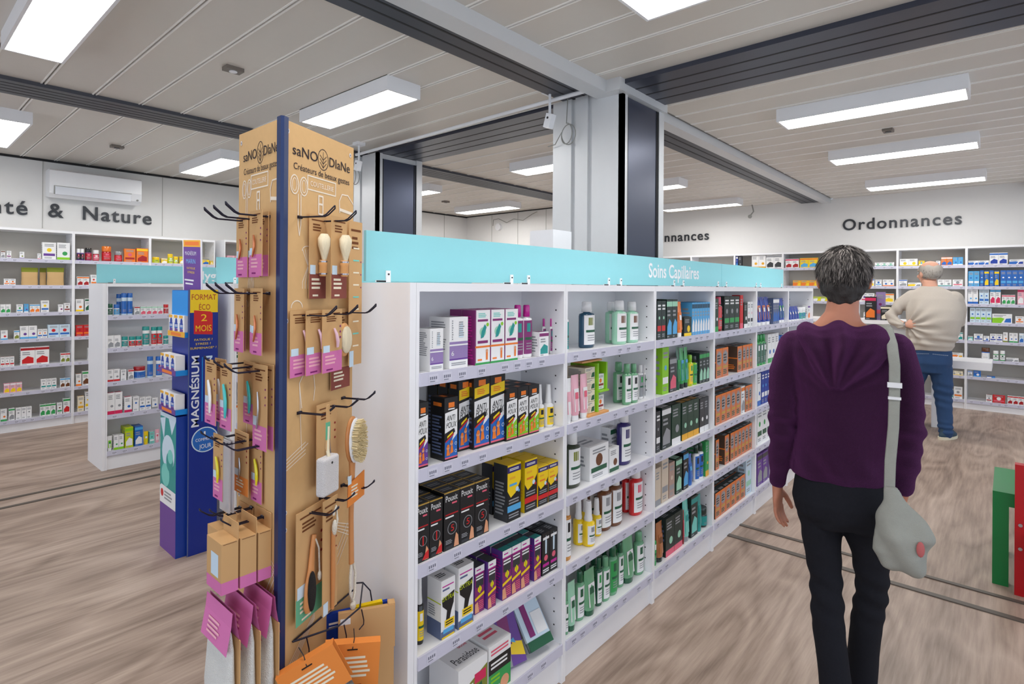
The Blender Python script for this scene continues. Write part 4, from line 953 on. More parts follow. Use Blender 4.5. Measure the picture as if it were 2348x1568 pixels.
def patch(l, r, fl, dy, z0, z1, lab, mot, c, small=False):
    def P(a, z, o): return ((r + o) * sin(a), dy - (r + o) * fl * cos(a), z)
    A = 1.05 if not small else 1.3; n = 8
    def band(a0, a1, za, zb, col, o):
        st = max(1, int(n * (a1 - a0) / (2 * A) + .5))
        for i in range(st):
            p, q = a0 + (a1 - a0) * i / st, a0 + (a1 - a0) * (i + 1) / st
            l.add([P(p, za, o), P(q, za, o), P(q, zb, o), P(p, zb, o)], [(0, 1, 2, 3)], col, True)
    band(-A, A, z0, z1, lab, .0005); H = z1 - z0
    band(-.35, .35, z0 + H*.62, z0 + H*.88, mot, .0009) if small else band(-.5, .15, z0 + H*.66, z0 + H*.92, mot, .0009)
    band(-.8, .8, z0 + H*.42, z0 + H*.50, PAL['greendk'] if not small else mot, .0009)
    for q in (.30, .22, .14): band(-.6, .5, z0 + H*q, z0 + H*(q + .03), PAL['grey'], .0009)
def pouch(w, h, c):
    base, lab, mot, cap = [PAL[x] for x in c]; b = MB(); n = 16; vs = []
    prof = [(0, .95, .36), (h*.1, .98, .34), (h*.45, .94, .30), (h*.75, .97, .12), (h*.9, 1.0, .02), (h, 1.0, .02)]
    for z, a, q in prof:
        for j in range(n): t_ = 2*pi*j/n; vs.append((w/2*a*cos(t_), w*.2 + w/2*q*sin(t_), z))
    for i in range(len(prof)-1):
        b.add([vs[x] for x in range(i*n, (i+2)*n)], [(j, (j+1) % n, n+(j+1) % n, n+j) for j in range(n)], lab if i >= 3 else base, True)
    b.add([(-w*.15, .02, h*.25), (w*.1, .02, h*.2), (w*.2, .028, h*.42), (-w*.12, .03, h*.5)], [(0, 1, 2, 3)], mot)
    return b
KIND = dict(b=('package_box', 'box', 'box'), B=('shampoo_bottle', 'bottle', 'bottle'), s=('spray_bottle', 'spray bottle', 'bottle'), c=('spray_can', 'can', 'can'), j=('cream_jar', 'jar', 'jar'), t=('squeeze_tube', 'tube', 'tube'), p=('paper_pouch', 'pouch', 'pouch'))
def describe(des):
    if des in SPECIAL: return 'medicine_box' if des != 'color' else 'hair_colour_box', SPECIAL[des][1], 'box'
    q = des.split('|'); nm, word, cat = KIND[q[0]]; c = q[1:]
    if q[0] == 'b':
        s = '%s %s' % (cn(c[0]), word) + (' with %s print' % cn(c[1]) if c[1] != c[0] else ' with %s mark' % cn(c[2]) if c[2] != c[0] else '')
    else: s = '%s %s' % (cn(c[0]), word) + (', %s cap' % cn(c[3]) if q[0] != 'p' else ' with green top')
    return nm, s, cat
def make_item(des, w, h, d, detailed):
    """one package standing at the origin, front towards -y; returns its root"""
    nm, s, cat = describe(des)
    if des in SPECIAL: return SPECIAL[des][0](w, d, h).build(nm, PRINT)
    q = des.split('|')
    if q[0] == 'b': return gen_box(w, d, h, q[1:]).build(nm, PRINT)
    if q[0] == 'p': return pouch(w, h, q[1:]).build(nm, MATTE)
    parts = bottle(w, h, q[1:], q[0])
    if detailed:
        e = bpy.data.objects.new(nm, None); COL.objects.link(e); e.empty_display_size = .05
        for pn, mb, m in parts: mb.build(pn, m, e)
        return e
    a = MB()
    for pn, mb, m in parts: 
        o = len(a.v); a.v += mb.v; a.f += [[i + o for i in f] for f in mb.f]; a.c += mb.c; a.sm += mb.sm
    return a.build(nm, GLOSS)
X0U = {'G1': 0.977, 'G3': 1.198, 'L': 0.689}
UN = {'G1': 'near gondola', 'G3': 'rear left gondola', 'L': 'left wall', 'R': 'right wall'}
SN = {'G1': ['top', 'second', 'third', 'fourth', 'bottom'], 'L': ['top', 'second', 'third', 'fourth', 'fifth', 'sixth', 'bottom'], 'R': ['top', 'second', 'third', 'fourth', 'fifth', 'sixth', 'seventh', 'bottom']}
SN['G3'] = SN['G1']
ZU = {'G1': GZ, 'G3': G3Z, 'L': LZ, 'R': RZ}; FR = {'G1': 1.1935, 'G3': 5.16, 'L': 7.144, 'R': 8.753}
def unit_phrase(u, b):
    if u == 'G1': return '%s near gondola bay' % ordn[b - 1]
    if u == 'G3': return 'rear left gondola'
    if u == 'L': return ['leftmost', 'second', 'third'][b - 1] + ' left wall bay'
    return {1: 'rightmost right wall bay', 2: 'right wall bay behind the man', 3: 'right wall bay between the people', 4: 'right wall bay behind the woman', 5: 'right wall bay behind the teal sign'}[b]
FRONT, BEHIND = {}, {}
for (u, b, sh, des, s, w, h, n, ins, dd, rows) in ITEMS:
    nm, ds, cat = describe(des); det = (u == 'G1' and b <= 3); z = ZU[u][sh - 1]
    kind = des.split('|')[0] if '|' in des else 'b'
    if 1:
        lo, hi = (X0U[u] + PB*(b-1) + .013, X0U[u] + PB*b - .014) if u != 'R' else (-(.3855 + PB*(b-1)) + .014, -(.3855 + PB*(b-2)) - .015)
        if s < lo: w = (s + n*w - lo) / n; s = lo
        if s + n*w > hi: w = (hi - s) / n
    w_ = max(w - .002, .012)
    gap = (ZU[u][sh - 2] - .025 - z) if sh > 1 else ((1.405 if u[0] == 'G' else 1.925) - z)
    h = min(h, gap)
    maxd = 0.185 if u in ('G1', 'G3') else 0.26
    d = dd or (w_ if kind != 'b' else min(.045, w_))
    if kind == 'B': d = w_ * (.62 if w_ > .034 else .9)
    if kind in 'Bscjt' and kind != 'b': w_ = min(w_, .085); d = min(max(d, .02), w_)
    src = None
    for i in range(n):
        sc = s + w * (i + .5)
        for rr in range(rows):
            yo = ins + rr * (d + .004)
            if yo + d > maxd + .012: break
            if src is None: ob = src = make_item(des, w_, h, d, det)
            else: ob = dup(src)
            jit = rnd.uniform(-.0015, .0015) if rows == 1 else 0
            if u == 'R': ob.location = (FR[u] + yo + jit, -sc, z + .0005); ob.rotation_euler[2] = -pi/2
            else: ob.location = (sc, FR[u] + yo + jit, z + .0005); ob.rotation_euler[2] = 0
            ob['category'] = cat
            if rr == 0 and ins < .085: FRONT.setdefault((u, b, sh, ds), []).append((sc, ob))
            else: BEHIND.setdefault((u, b, sh, ds.split(',')[0].split(' with')[0]), []).append((round(yo, 2), sc, ob))
ORD = ['', '', 'second', 'third', 'fourth', 'fifth', 'sixth', 'seventh', 'eighth', 'ninth', 'tenth']
def cut(lab):
    lab = ' '.join(lab.split())
    for x, y in ((' shelf of ', ' shelf, '), (' only one on the', ''), ('near gondola bay', 'gondola bay'), ('right wall bay', 'bay'), (' from left', ''), (' the ', ' ')):
        if len(lab.split()) > 16: lab = lab.replace(x, y)
    return ' '.join(lab.split()[:16])
def plural(ds, cat): return ds.split(',')[0].split(' with')[0] + ('es' if cat == 'box' else 's')
for (u, b, sh, ds), lst in FRONT.items():
    lst.sort(key=lambda t: t[0]); tot = len(lst); place = '%s shelf of %s' % (SN[u][sh-1], unit_phrase(u, b))
    for i, (sc, ob) in enumerate(lst):
        if tot == 1: ob['label'] = cut('%s, only one on the %s' % (ds, place))
        else:
            o_ = 'leftmost' if i == 0 and tot > 2 else 'rightmost' if i == tot - 1 and tot > 2 else ['left one', 'right one'][i] if tot == 2 else ORD[i+1] + ' from left'
            ob['label'] = cut('%s, %s, %s' % (ds, o_, place)); ob['group'] = '%s on the %s' % (plural(ds, ob['category']), place)
for (u, b, sh, ds), lst in BEHIND.items():
    place = '%s shelf, %s' % (SN[u][sh-1], unit_phrase(u, b)); ys = sorted({t[0] for t in lst})
    for y in ys:
        row_ = sorted([t for t in lst if t[0] == y], key=lambda t: t[1]); rn = ['second row', 'third row', 'fourth row', 'fifth row'][min(3, ys.index(y))]
        for i, t in enumerate(row_):
            o_ = '' if len(row_) == 1 else ' leftmost' if i == 0 else ' rightmost' if i == len(row_) - 1 else ' ' + ORD[i+1] + ' from left'
            t[2]['label'] = cut('%s in the %s%s, %s' % (ds, rn, o_, place)); t[2]['group'] = '%s behind the front ones, %s' % (plural(ds, t[2]['category']), place)

# leaning packs on the bottom shelf of the first bay
m = MB(); F = Face(m, (-.05, 0, 0), (.1, 0, 0), (0, 0, .17)); m.box(-.05, .05, 0, .012, 0, .17, PAL['violet']); F.poly([(.45, .2), (1, .1), (1, .35), (.55, .42)], 'yellow'); F.poly([(.0, 0), (.4, 0), (.45, .3), (.1, .36)], 'grey'); F.poly([(.3, .4), (.6, .36), (.7, .95), (.2, .95)], 'plum'); F.up().poly([(.5, .42), (.75, .36), (.7, .46)], 'sky')
o = m.build('card_pack', PRINT); o.rotation_euler = (radians(-32), 0, radians(-12)); o.location = (1.447, 1.235, .150); tag(o, 'purple and yellow card pack leaning on the bottom shelf, first near gondola bay', 'pack')
e = empty('comb_blister', (1.562, 1.210, .171), radians(-6), 'clear blister pack with purple comb leaning on the bottom shelf, first bay', 'pack')
CLEAR = mat('clear_blister', (.92, .95, .95, 1), .08, trans=0.75)
mm = Matrix.Rotation(radians(-38), 4, 'X')
m = MB(); m.box(-.055, .055, .012, .045, 0, .205, m=mm); m.build('shell', CLEAR, e)
m = MB(); m.box(-.056, .056, -.0, .010, 0, .208, PAL['ice'], m=mm); m.box(-.056, .056, -.002, .012, 0, .03, PAL['greendk'], m=mm); m.box(.0, .05, -.003, 0, .04, .11, PAL['white'], m=mm); m.box(-.035, -.012, -.004, 0, .04, .17, PAL['plum'], m=mm); m.build('backing_card', PRINT, e)
m = MB(); m.box(-.04, -.01, .014, .034, .05, .17, PAL['plum'], m=mm)
for i in range(14): m.box(-.012, .012, .02, .028, .055 + i*.008, .058 + i*.008, PAL['plum'], m=mm)
m.build('comb', GLOSS, e)
# low flat box at the left of that shelf
m = MB(); m.box(-.03, .03, 0, .12, 0, .035, PAL['white']); F = Face(m, (-.03, 0, 0), (.06, 0, 0), (0, 0, .035)); F.r(0, 0, 1, .5, 'redd'); T = Face(m, (-.03, 0, .035), (.06, 0, 0), (0, .12, 0)); T.poly([(0, .2), (1, .5), (1, .7), (0, .4)], 'redbrown')
tag(m.build('package_box', PRINT, loc=(1.025, 1.21, .1405)), 'low white and dark red box, bottom shelf corner of the first bay', 'box')
# small wooden tester stand on the second shelf of the second bay
st = empty('display_stand', (1.905, 1.215, .9225), 0, 'small wood and green display stand with boxes, second shelf of second bay', 'display stand'); st.location.x = 1.915
WOODL = mat('light_wood', rgb(222, 160, 96), .5, noise_amt=.1, nscale=30)
m = MB(); m.box(-.082, .066, -.01, .14, 0, .008); m.box(-.082, -.076, .13, .14, .008, .205); m.box(-.082, .06, .02, .14, .205, .212); m.build('wooden_frame', WOODL, st)
m = MB(); m.box(-.004, .006, .0, .13, .008, .2, PAL['lime']); m.box(.0, .07, -.008, .1, .085, .092, PAL['lime']); m.box(.06, .07, .0, .1, .09, .2, PAL['lime']); m.build('green_divider', PRINT, st)
for i in range(4):
    bx = gen_box(.068, .09, .043, ['cream', 'beige', 'greendk']); o = bx.build('package_box', PRINT, loc=(1.915 - .042, 1.225, .9225 + .009 + i*.045)); tag(o, 'cream box stacked in the small wooden stand, %s' % ['lowest of four', 'second from below', 'second from above', 'topmost of four'][i], 'box', 'cream boxes in the wooden stand')
for i in range(2):
    bx = gen_box(.05, .07, .06, ['white', 'redbrown', 'orange']); o = bx.build('package_box', PRINT, loc=(1.915 + .034, 1.225, .9225 + .009 + i*.0845)); tag(o, 'white and brown box in the wooden stand, %s compartment' % ['lower', 'upper'][i], 'box', 'boxes in the green compartments')
# counter-top packages near the man
for i, (x, y, ww, hh, c, lab) in enumerate([(7.2, 1.28, .10, .17, ['white', 'green', 'green'], 'white pack with green leaf on the counter, left of the dark displays'), (7.22, 1.45, .08, .24, ['white', 'blue', 'blue'], 'white pack with blue corner on the counter behind the neck'), (7.18, 1.12, .10, .25, ['black', 'rosed', 'orange'], 'black pack with red stripes standing on the counter'), (7.17, .98, .09, .15, ['black', 'cream', 'cream'], 'black pack with cream disc on the counter by the man'), (7.25, 1.04, .08, .30, ['lav', 'rose', 'plum'], 'tall pink and violet pack on the counter'), (7.2, 2.02, .12, .22, ['white', 'lime', 'green'], 'white pack with green leaves on the counter, left of the woman'), (7.2, 2.2, .12, .24, ['white', 'grey', 'green'], 'white and grey pack at the left end of the counter')]):
    o = gen_box(ww, .06, hh, c).build('package_box', PRINT); o.location = (x, y, 1.1003); o.rotation_euler[2] = -pi/2; tag(o, lab, 'box')
# middle gondola, visible strip beside the kraft column
for i, (z, c, hh) in enumerate([(1.182, ['charcoal', 'grey', 'grey'], .20), (.922, ['white', 'greendk', 'green'], .12), (.412, ['redd', 'rose', 'white'], .11), (.662, ['white', 'orange', 'red'], .10)]):
    o = gen_box(.10, .08, hh, c).build('package_box', PRINT, loc=(1.40, 3.20, z + .0004)); tag(o, '%s box at the left end of the middle gondola, %s shelf' % (cn(c[0]), ['top', 'second', 'fourth', 'third'][i]), 'box')
for i in range(3):
    o = gen_box(.09, .08, .12, ['pinkl', 'orange', 'brown']).build('package_box', PRINT, loc=(2.92 + i*.1, 7.10, 1.6684)); tag(o, 'pink and orange box on the deeper left wall bay, %s' % ['left', 'middle', 'right'][i], 'box', 'pink boxes on the deeper wall bay')
# ================================================================== kraft display column
PX, PY = .615, 1.229
RANG = radians(24.15)
def RP(s, n, z): return (PX + .9125*s + .4091*n, PY + .4091*s - .9125*n, z)
def LP(s, n, z): return (PX - n, PY + s, z)
HD = 1.80
col_ = empty('display_column', (PX, PY, 0), 0, 'tall triangular kraft card display column with hooks at the gondola end', 'display stand')
def cp(name, mb, m, parent=None):
    o = mb.build(name, m, parent or col_)
    if parent is None: o.location = (-PX, -PY, 0)
    return o
WR, WL = .290, .222
def wallbox(m, P, w, n0, n1, z0, z1, col=None):
    q = [P(0, n0, z0), P(w, n0, z0), P(w, n1, z0), P(0, n1, z0)]; q2 = [(a, b, z1) for a, b, _ in q]
    m.add(q + q2, [(0, 3, 2, 1), (4, 5, 6, 7), (0, 1, 5, 4), (1, 2, 6, 5), (2, 3, 7, 6), (3, 0, 4, 7)], col)
m = MB(); wallbox(m, RP, WR, -.008, 0, 0, HD); right_panel = cp('right_panel', m, KRAFT)
m = MB(); wallbox(m, LP, WL, -.008, 0, 0, HD); left_panel = cp('left_panel', m, KRAFT)
a = Vector(RP(WR, -.006, 0)); b = Vector(LP(WL, -.006, 0)); dd_ = (b - a).normalized(); nn = Vector((dd_.y, -dd_.x, 0))
m = MB(); q = [a, b, b - nn * .008, a - nn * .008]; m.add(q + [p + Vector((0, 0, HD)) for p in q], [(0, 3, 2, 1), (4, 5, 6, 7), (0, 1, 5, 4), (1, 2, 6, 5), (2, 3, 7, 6), (3, 0, 4, 7)]); cp('rear_panel', m, KRAFT)
m = MB(); m.add([Vector(RP(0, 0, HD)), a + Vector((0, 0, HD)), b + Vector((0, 0, HD))], [(0, 1, 2)]); cp('top_cap', m, KRAFT)
NAVYP = mat('navy_corner_profile', rgb(20, 44, 92), .35)
m = MB(); q = [(PX - .0045, PY + .014), (PX - .0045, PY - .004), (PX + .002, PY - .0075), (PX + .0155, PY - .001), (PX + .0125, PY + .006), (PX + .002, PY + .006)]
m.add([(x, y, 0) for x, y in q] + [(x, y, HD + .004) for x, y in q], [(i, (i+1) % 6, (i+1) % 6 + 6, i + 6) for i in range(6)] + [tuple(range(6))[::-1], tuple(range(6, 12))]); cp('corner_profile', m, NAVYP)
# printing on the two visible sides
SN_ = 0
def stroke(m, P, pts, wd, col, n=.0005, closed=False):
    global SN_
    pts = [Vector((p[0], p[1])) for p in pts]
    if closed: pts = pts + [pts[0]]
    for p, q in zip(pts, pts[1:]):
        t = (q - p).normalized(); k = Vector((-t.y, t.x)) * wd / 2; e = t * wd * .3; SN_ = (SN_ + 1) % 60; n = .0005 + SN_ * .00001
        c4 = [p - k - e, q - k + e, q + k + e, p + k - e]; m.add([P(c.x, n, c.y) for c in c4], [(0, 1, 2, 3)], col)
def circ(cx, cy, rx, ry, n=18, a0=0, a1=360): return [(cx + rx*cos(radians(a0 + (a1-a0)*i/n)), cy + ry*sin(radians(a0 + (a1-a0)*i/n))) for i in range(n + 1)]
INKD = rgb(48, 44, 52); WHT = rgb(238, 226, 208)
def print_side(P, ux, W):
    m = MB(); f = W / .29
    U = Vector(ux); Z = Vector((0, 0, 1))
    def T(s, z, string, w, h, c): m.text(string, h, P(s*f, .0013, z), U, Z, c, align='LEFT', width=w*f, bold=.002)
    T(.036, 1.727, 'saNO', .094, .034, INKD); T(.178, 1.727, 'DIaNe', .092, .034, INKD)
    T(.040, 1.694, 'Créateurs de beaux gestes', .228, .022, INKD)
    stroke(m, P, circ(.153*f, 1.738, .021*f, .026), .0018, INKD, closed=True)
    for k in (-1, 0.6, 2.2): stroke(m, P, [(.153*f, 1.724 + k*.006), ((.153 + .013)*f, 1.736 + k*.0055)], .0016, INKD); stroke(m, P, [(.153*f, 1.724 + k*.006), ((.153 - .013)*f, 1.736 + k*.0055)], .0016, INKD)
    stroke(m, P, [(.153*f, 1.716), (.153*f, 1.757)], .0014, INKD)
    stroke(m, P, [(.092*f, 1.688), (.206*f, 1.688), (.206*f, 1.655), (.092*f, 1.655)], .003, WHT, closed=True); T(.102, 1.665, 'COUTELLERIE', .094, .017, WHT)
    for cx in (.044, .078): stroke(m, P, circ(cx*f, 1.658, .014*f, .022), .0028, WHT, closed=True); stroke(m, P, circ(cx*f, 1.658, .008*f, .015), .0018, WHT, closed=True)
    for cx in (.057, .067): stroke(m, P, [(cx*f, 1.637), (cx*f, 1.565), (.062*f, 1.54)], .0025, WHT)
    stroke(m, P, [(.225*f, 1.615), (.223*f, 1.645), (.235*f, 1.664), (.262*f, 1.665), (.287*f, 1.645)], .003, WHT); stroke(m, P, [(.226*f, 1.623), (.287*f, 1.618)], .008, WHT)
    stroke(m, P, [(.135*f, 1.645), (.152*f, 1.645), (.152*f, 1.60), (.135*f, 1.60)], .004, WHT, closed=True); stroke(m, P, [(.135*f, 1.625), (.152*f, 1.625)], .005, WHT)
    for k in range(5): stroke(m, P, [((.075 + .010*k)*f, 1.508), ((.115 - .010*k)*f, 1.43), ((.115 - .010*k)*f, 1.415)], .0018, WHT)
    stroke(m, P, circ(.095*f, 1.505, .022*f, .012, 12, 0, 180), .0018, WHT)
    stroke(m, P, circ(.055*f, 1.37, .02*f, .016, 12, 0, 180), .0025, WHT)
    stroke(m, P, [(.075*f, 1.13), (.066*f, 1.19), (.085*f, 1.215), (.12*f, 1.205), (.125*f, 1.17), (.12*f, 1.14)], .0025, WHT); stroke(m, P, [(.066*f, 1.19), (.075*f, 1.03), (.10*f, 1.04)], .002, WHT)
    for k in range(4): stroke(m, P, [(.02*f, 1.02 - .008*k), (.09*f, 1.045 - .009*k)], .002, WHT); stroke(m, P, [(.22*f, .80 - .007*k), (.285*f, .77 - .01*k)], .002, WHT); stroke(m, P, [(.02*f, .50 + .01*k), (.13*f, .60 + .005*k)], .002, WHT)
    for k in range(3): stroke(m, P, [(.20*f, .70 - .02*k), (.27*f, .78 - .02*k)], .002, WHT)
    for (s, z) in ((.02, 1.776), (.272, 1.776), (.02, 1.34), (.272, 1.35), (.02, .90), (.272, .9), (.02, .86)):
        m.add([P((s)*f + .005*cos(2*pi*i/10), .0012, z + .006*sin(2*pi*i/10)) for i in range(10)], [tuple(range(10))], rgb(225, 222, 220)); m.add([P((s)*f + .002*cos(2*pi*i/10), .0018, z + .0028*sin(2*pi*i/10)) for i in range(10)], [tuple(range(10))], rgb(120, 110, 110))
    return m
ob = print_side(RP, (.9125, .4091, 0), .29).build('printing', MATTE, right_panel)
def LPr(s, n, z): return LP(WL - s, n, z)      # reading direction of the left side runs towards the navy corner
ob = print_side(LPr, (0, -1, 0), .222).build('printing', MATTE, left_panel)
# hooks
def hook(P, s, z, L=.095):
    m = MB(); r = .0017
    for o in (-.004, .004):
        m.tube([P(s + o, 0, z), P(s + o, L*.72, z), P(s + o*1.1, L*.82, z + .004), P(s + o*1.2, L, z + .018), P(s, L*1.03, z + .024)], r, 6)
    wallb = P(s, .003, z); m.tube([P(s - .007, .002, z), P(s + .007, .002, z)], .004, 6)
    return cp('hook', m, WIRE)
RH = [(.062, 1.583), (.150, 1.583), (.071, 1.351), (.160, 1.351), (.247, 1.351), (.065, 1.121), (.165, 1.119), (.245, 1.123), (.152, .890), (.085, .880), (.245, .89)]
LH = [(.178, 1.579), (.124, 1.579), (.059, 1.581), (.163, 1.402), (.112, 1.403), (.056, 1.403), (.170, 1.232), (.118, 1.228), (.060, 1.225), (.190, 1.054), (.127, 1.052), (.060, 1.052), (.195, .870), (.075, .880), (.135, .885)]
for s, z in RH: hook(RP, s, z)
for s, z in LH: hook(LP, s, z)
# wire rack near the foot
m = MB(); m.tube([RP(.044, .004, .592), RP(.303, .004, .584)], .0022, 6); m.tube([RP(.044, .004, .592), RP(.12, .075, .598), RP(.20, .085, .602), RP(.303, .030, .606), RP(.303, .004, .600)], .0022, 6); m.tube([RP(.303, .03, .606), RP(.308, .05, .585), RP(.309, .055, .555)], .0018, 6)
for s, n in ((.06, .03), (.13, .085), (.20, .09)): m.tube([RP(s, n, .598), RP(s + .004, n + .004, .570), RP(s + .01, n, .555), RP(s - .01, n, .553)], .0016, 6)
cp('wire_rack', m, WIRE)

# ---- goods hanging on the hooks
def frame(side, s, n, z):
    """root of a hanging thing: local -y faces away from the panel, local x to the right seen from the front"""
    P = RP if side == 'R' else LP
    return P(s, n, z), (RANG if side == 'R' else -pi / 2)
STK = rgb(235, 238, 242)
C_ = {'pink': rgb(214, 120, 176), 'maroon': rgb(140, 78, 68), 'orange': rgb(232, 140, 66), 'green': rgb(104, 176, 140), 'plum': rgb(150, 60, 110)}
KR = rgb(206, 164, 114)
def card(side, s, n, z, w, h, band, label, cat='carded tool', lab_h=.33, group=None, tilt=0, name='tool_card'):
    """kraft hang card: hole at the top, coloured label at the foot, lines of text, price sticker"""
    loc, rz = frame(side, s, n, z)
    e = empty(name, loc, rz, label, cat, group); e.rotation_euler[1] = radians(tilt)
    m = MB(); m.box(-w/2, w/2, -.0008, .0008, -h + .012, .012, KR); F = Face(m, (-w/2, -.0008, -h + .012), (w, 0, 0), (0, 0, h)); B = Face(m, (w/2, .0008, -h + .012), (-w, 0, 0), (0, 0, h))
    m.add([F.p(0, 0), F.p(1, 0), F.p(1, lab_h), F.p(0, lab_h)], [(0, 1, 2, 3)], C_[band]); m.add([B.p(0, 0), B.p(1, 0), B.p(1, lab_h), B.p(0, lab_h)], [(0, 1, 2, 3)], C_[band])
    F.up(); F.lines(.14, .8, lab_h*.35, lab_h*.85, 3, 'pinkl' if band == 'pink' else 'cream'); F.lines(.2, .7, lab_h*.06, lab_h*.2, 1, 'plum' if band == 'pink' else 'cream'); F.lines(.2, .8, .80, .90, 3, 'brown'); F.r(.12, .93, .88, .945, 'brown'); F.r(.04, lab_h - .01, .36, lab_h + .10, 'ice')
    for k in range(3): F.disc(.9, .72 - .09*k, .035, 'plum' if band == 'pink' else 'redbrown')
    m.build('card', MATTE, e); return e
COPPER = mat('copper_metal', rgb(205, 130, 92), .25, metal=.9)
def clipper(e, c, z0, ang=-14, L=.05):
    m = MB(); A = Matrix.Rotation(radians(ang), 4, 'Y')
    pts = [(0, -.006, z0), (.002, -.009, z0 - L*.3), (.004, -.0085, z0 - L*.7), (.003, -.006, z0 - L)]
    pts = [A @ Vector((p[0], p[1], p[2] - z0)) + Vector((0, 0, z0)) for p in pts]
    m.tube(pts, [(.003, .002), (.005, .003), (.0065, .003), (.005, .0025)], 10, c, flat=(0, 1, 0)); m.build('nail_clipper', GLOSS, e)
pl = rgb(232, 190, 205)
for i, (s, n, lb) in enumerate([(.065, .006, 'left'), (.105, .019, 'middle'), (.150, .032, 'right')]):
    e = card('R', s, n, 1.351, .082, .155, 'pink', 'pink labelled nail clipper card, %s one of three on the right side' % lb, group='nail clipper cards on the right side'); clipper(e, pl, -.035)
# shaving brush cards
BRIS = mat('bristle_cream', rgb(236, 222, 190), .9, noise_amt=.15, nscale=90, stretch=(1, 1, .1), bump=.6, bscale=300)
for i, (s, n) in enumerate([(.122, .008), (.165, .040)]):
    e = card('R', s, n, 1.583, .066, .205, 'maroon', 'kraft card with a cream bristled shaving brush, %s of the two' % ['left', 'right'][i], group='shaving brush cards', cat='shaving brush', lab_h=.30, name='shaving_brush_card')
    m = MB(); m.lathe([(.006, -.098), (.010, -.085), (.017, -.062), (.0175, -.045), (.010, -.034)], 16, 1, .8, c=(.003, -.017)); m.build('bristles', BRIS, e)
    m = MB(); m.lathe([(.008, -.138), (.010, -.132), (.0095, -.112), (.011, -.108), (.0085, -.098)], 16, c=(.003, -.014)); m.build('handle', WOODL, e)
    m = MB(); m.lathe([(.0102, -.104), (.0108, -.100)], 14, c=(.003, -.014)); m.lathe([(.0098, -.134), (.0104, -.130)], 14, c=(.003, -.014)); m.build('rings', CHROME, e)
# long ruler card at the far edge
e = card('R', .268, .022, 1.583, .062, .385, 'pink', 'long narrow kraft strip card hanging at the right edge of the column', lab_h=.0, name='strip_card', cat='card')
m = MB(); F = Face(m, (-.031, -.0008, -.37), (.062, 0, 0), (0, 0, .385)); F.k = 2
for k in range(9): F.r(.3, .12 + k*.085, .75, .13 + k*.085, 'aqua' if k % 3 == 1 else 'cream')
m.build('print', MATTE, e)
# beard brush with brown label
e = card('R', .222, .008, 1.351, .085, .21, 'maroon', 'kraft card with brown label and wooden body brush behind the nail clippers', lab_h=.26, cat='brush', name='brush_card')
m = MB(); m.ball((0, -.010, -.07), .030, .010, .045, 16); m.build('brush_back', WOODL, e)
m = MB(); m.ball((0, -.018, -.07), .024, .008, .036, 16); m.build('bristles', BRIS, e)
# pumice stone on a rope
loc, rz = frame('R', .055, .088, 1.128); e = empty('pumice_stone', loc, rz, 'white rectangular pumice stone hanging on a stick with green label', 'pumice stone')
PUM = mat('pumice', rgb(222, 218, 218), .95, bump=1.0, bscale=500, noise_amt=.05, nscale=200)
m = MB(); m.box(-.030, .030, -.012, .012, -.185, -.098); o = m.build('stone', PUM, e); bv = o.modifiers.new('b', 'BEVEL'); bv.width = .006; bv.segments = 3
m = MB(); m.box(-.006, .006, -.0012, .0012, -.085, .02, KR); m.box(-.0065, .0065, -.0016, .0016, -.06, -.02, C_['green']); m.build('tag', MATTE, e)
m = MB(); m.tube([(0, 0, -.03), (-.002, 0, -.08), (0, -.004, -.105)], .004, 6); m.build('cord', BRIS, e)
m = MB(); m.cyl((0, -.0125, -.112), (0, -.011, -.112), .003, 10); m.build('eyelet', BLACKP, e)
# scissors card
e = card('R', .147, .020, 1.119, .082, .205, 'maroon', 'kraft card with steel nail scissors and brown label', lab_h=.26, cat='scissors', name='scissors_card')
m = MB()
for sg in (-1, 1):
    m.tube([(0, -.006, -.06), (.002*sg, -.007, -.10), (.009*sg, -.007, -.125)], [.0022, .003, .002], 6)
    pts = [(.011*sg + .009*cos(a/57.3), -.007, -.138 + .013*sin(a/57.3)) for a in range(0, 361, 30)]; m.tube(pts, .0018, 6)
m.build('scissors', CHROME, e)
# bath brush
loc, rz = frame('R', .215, .05, 1.123); e = empty('bath_brush', loc, rz, 'long wooden bath brush with oval cream bristles and rope loop', 'brush')
BRIS2 = mat('brush_bristles', rgb(250, 232, 186), .8, noise_amt=.08, nscale=60)
WOODO = mat('orange_wood', rgb(206, 140, 84), .4, noise_amt=.12, nscale=40, stretch=(1, 1, .1))
m = MB(); m.ball((0, 0, -.10), .030, .010, .062, 20); m.tube([(0, 0, -.155), (0, 0, -.19), (0, .002, -.30), (0, 0, -.42)], [(.012, .007), (.0085, .0065), (.0075, .006), (.009, .006)], 12, flat=(0, 1, 0)); m.build('wooden_back', WOODO, e)
m = MB(); m.ball((-.002, -.010, -.10), .028, .005, .058, 20); m.build('white_pad', WHITEP, e)
m = MB(); r_ = random.Random(3)
for i in range(520):
    a = r_.uniform(0, 2*pi); q = sqrt(r_.random()); x = .025*q*cos(a); z = -.10 + .053*q*sin(a); m.tube([(x, -.014, z), (x*1.08 + r_.uniform(-.001, .001), -.031, z + (z + .10)*.06)], [.0016, .0013], 3, caps=False)
m.build('bristles', BRIS2, e)
m = MB(); m.add([(-.038, -.012, -.262), (.040, -.012, -.262 + .008), (.040, -.012, -.188), (-.036, -.012, -.205)], [(0, 1, 2, 3)], C_['orange']); m.add([(-.038, -.0105, -.262), (-.036, -.0105, -.205), (.040, -.0105, -.188), (.040, -.0105, -.254)], [(0, 1, 2, 3)], C_['orange']); F = Face(m, (-.036, -.012, -.255), (.07, 0, 0), (0, 0, .055)); F.k = 2; F.lines(.2, .8, .2, .8, 4, 'cream'); F.r(-.02, .9, .2, 1.3, 'ice'); m.build('label', MATTE, e)
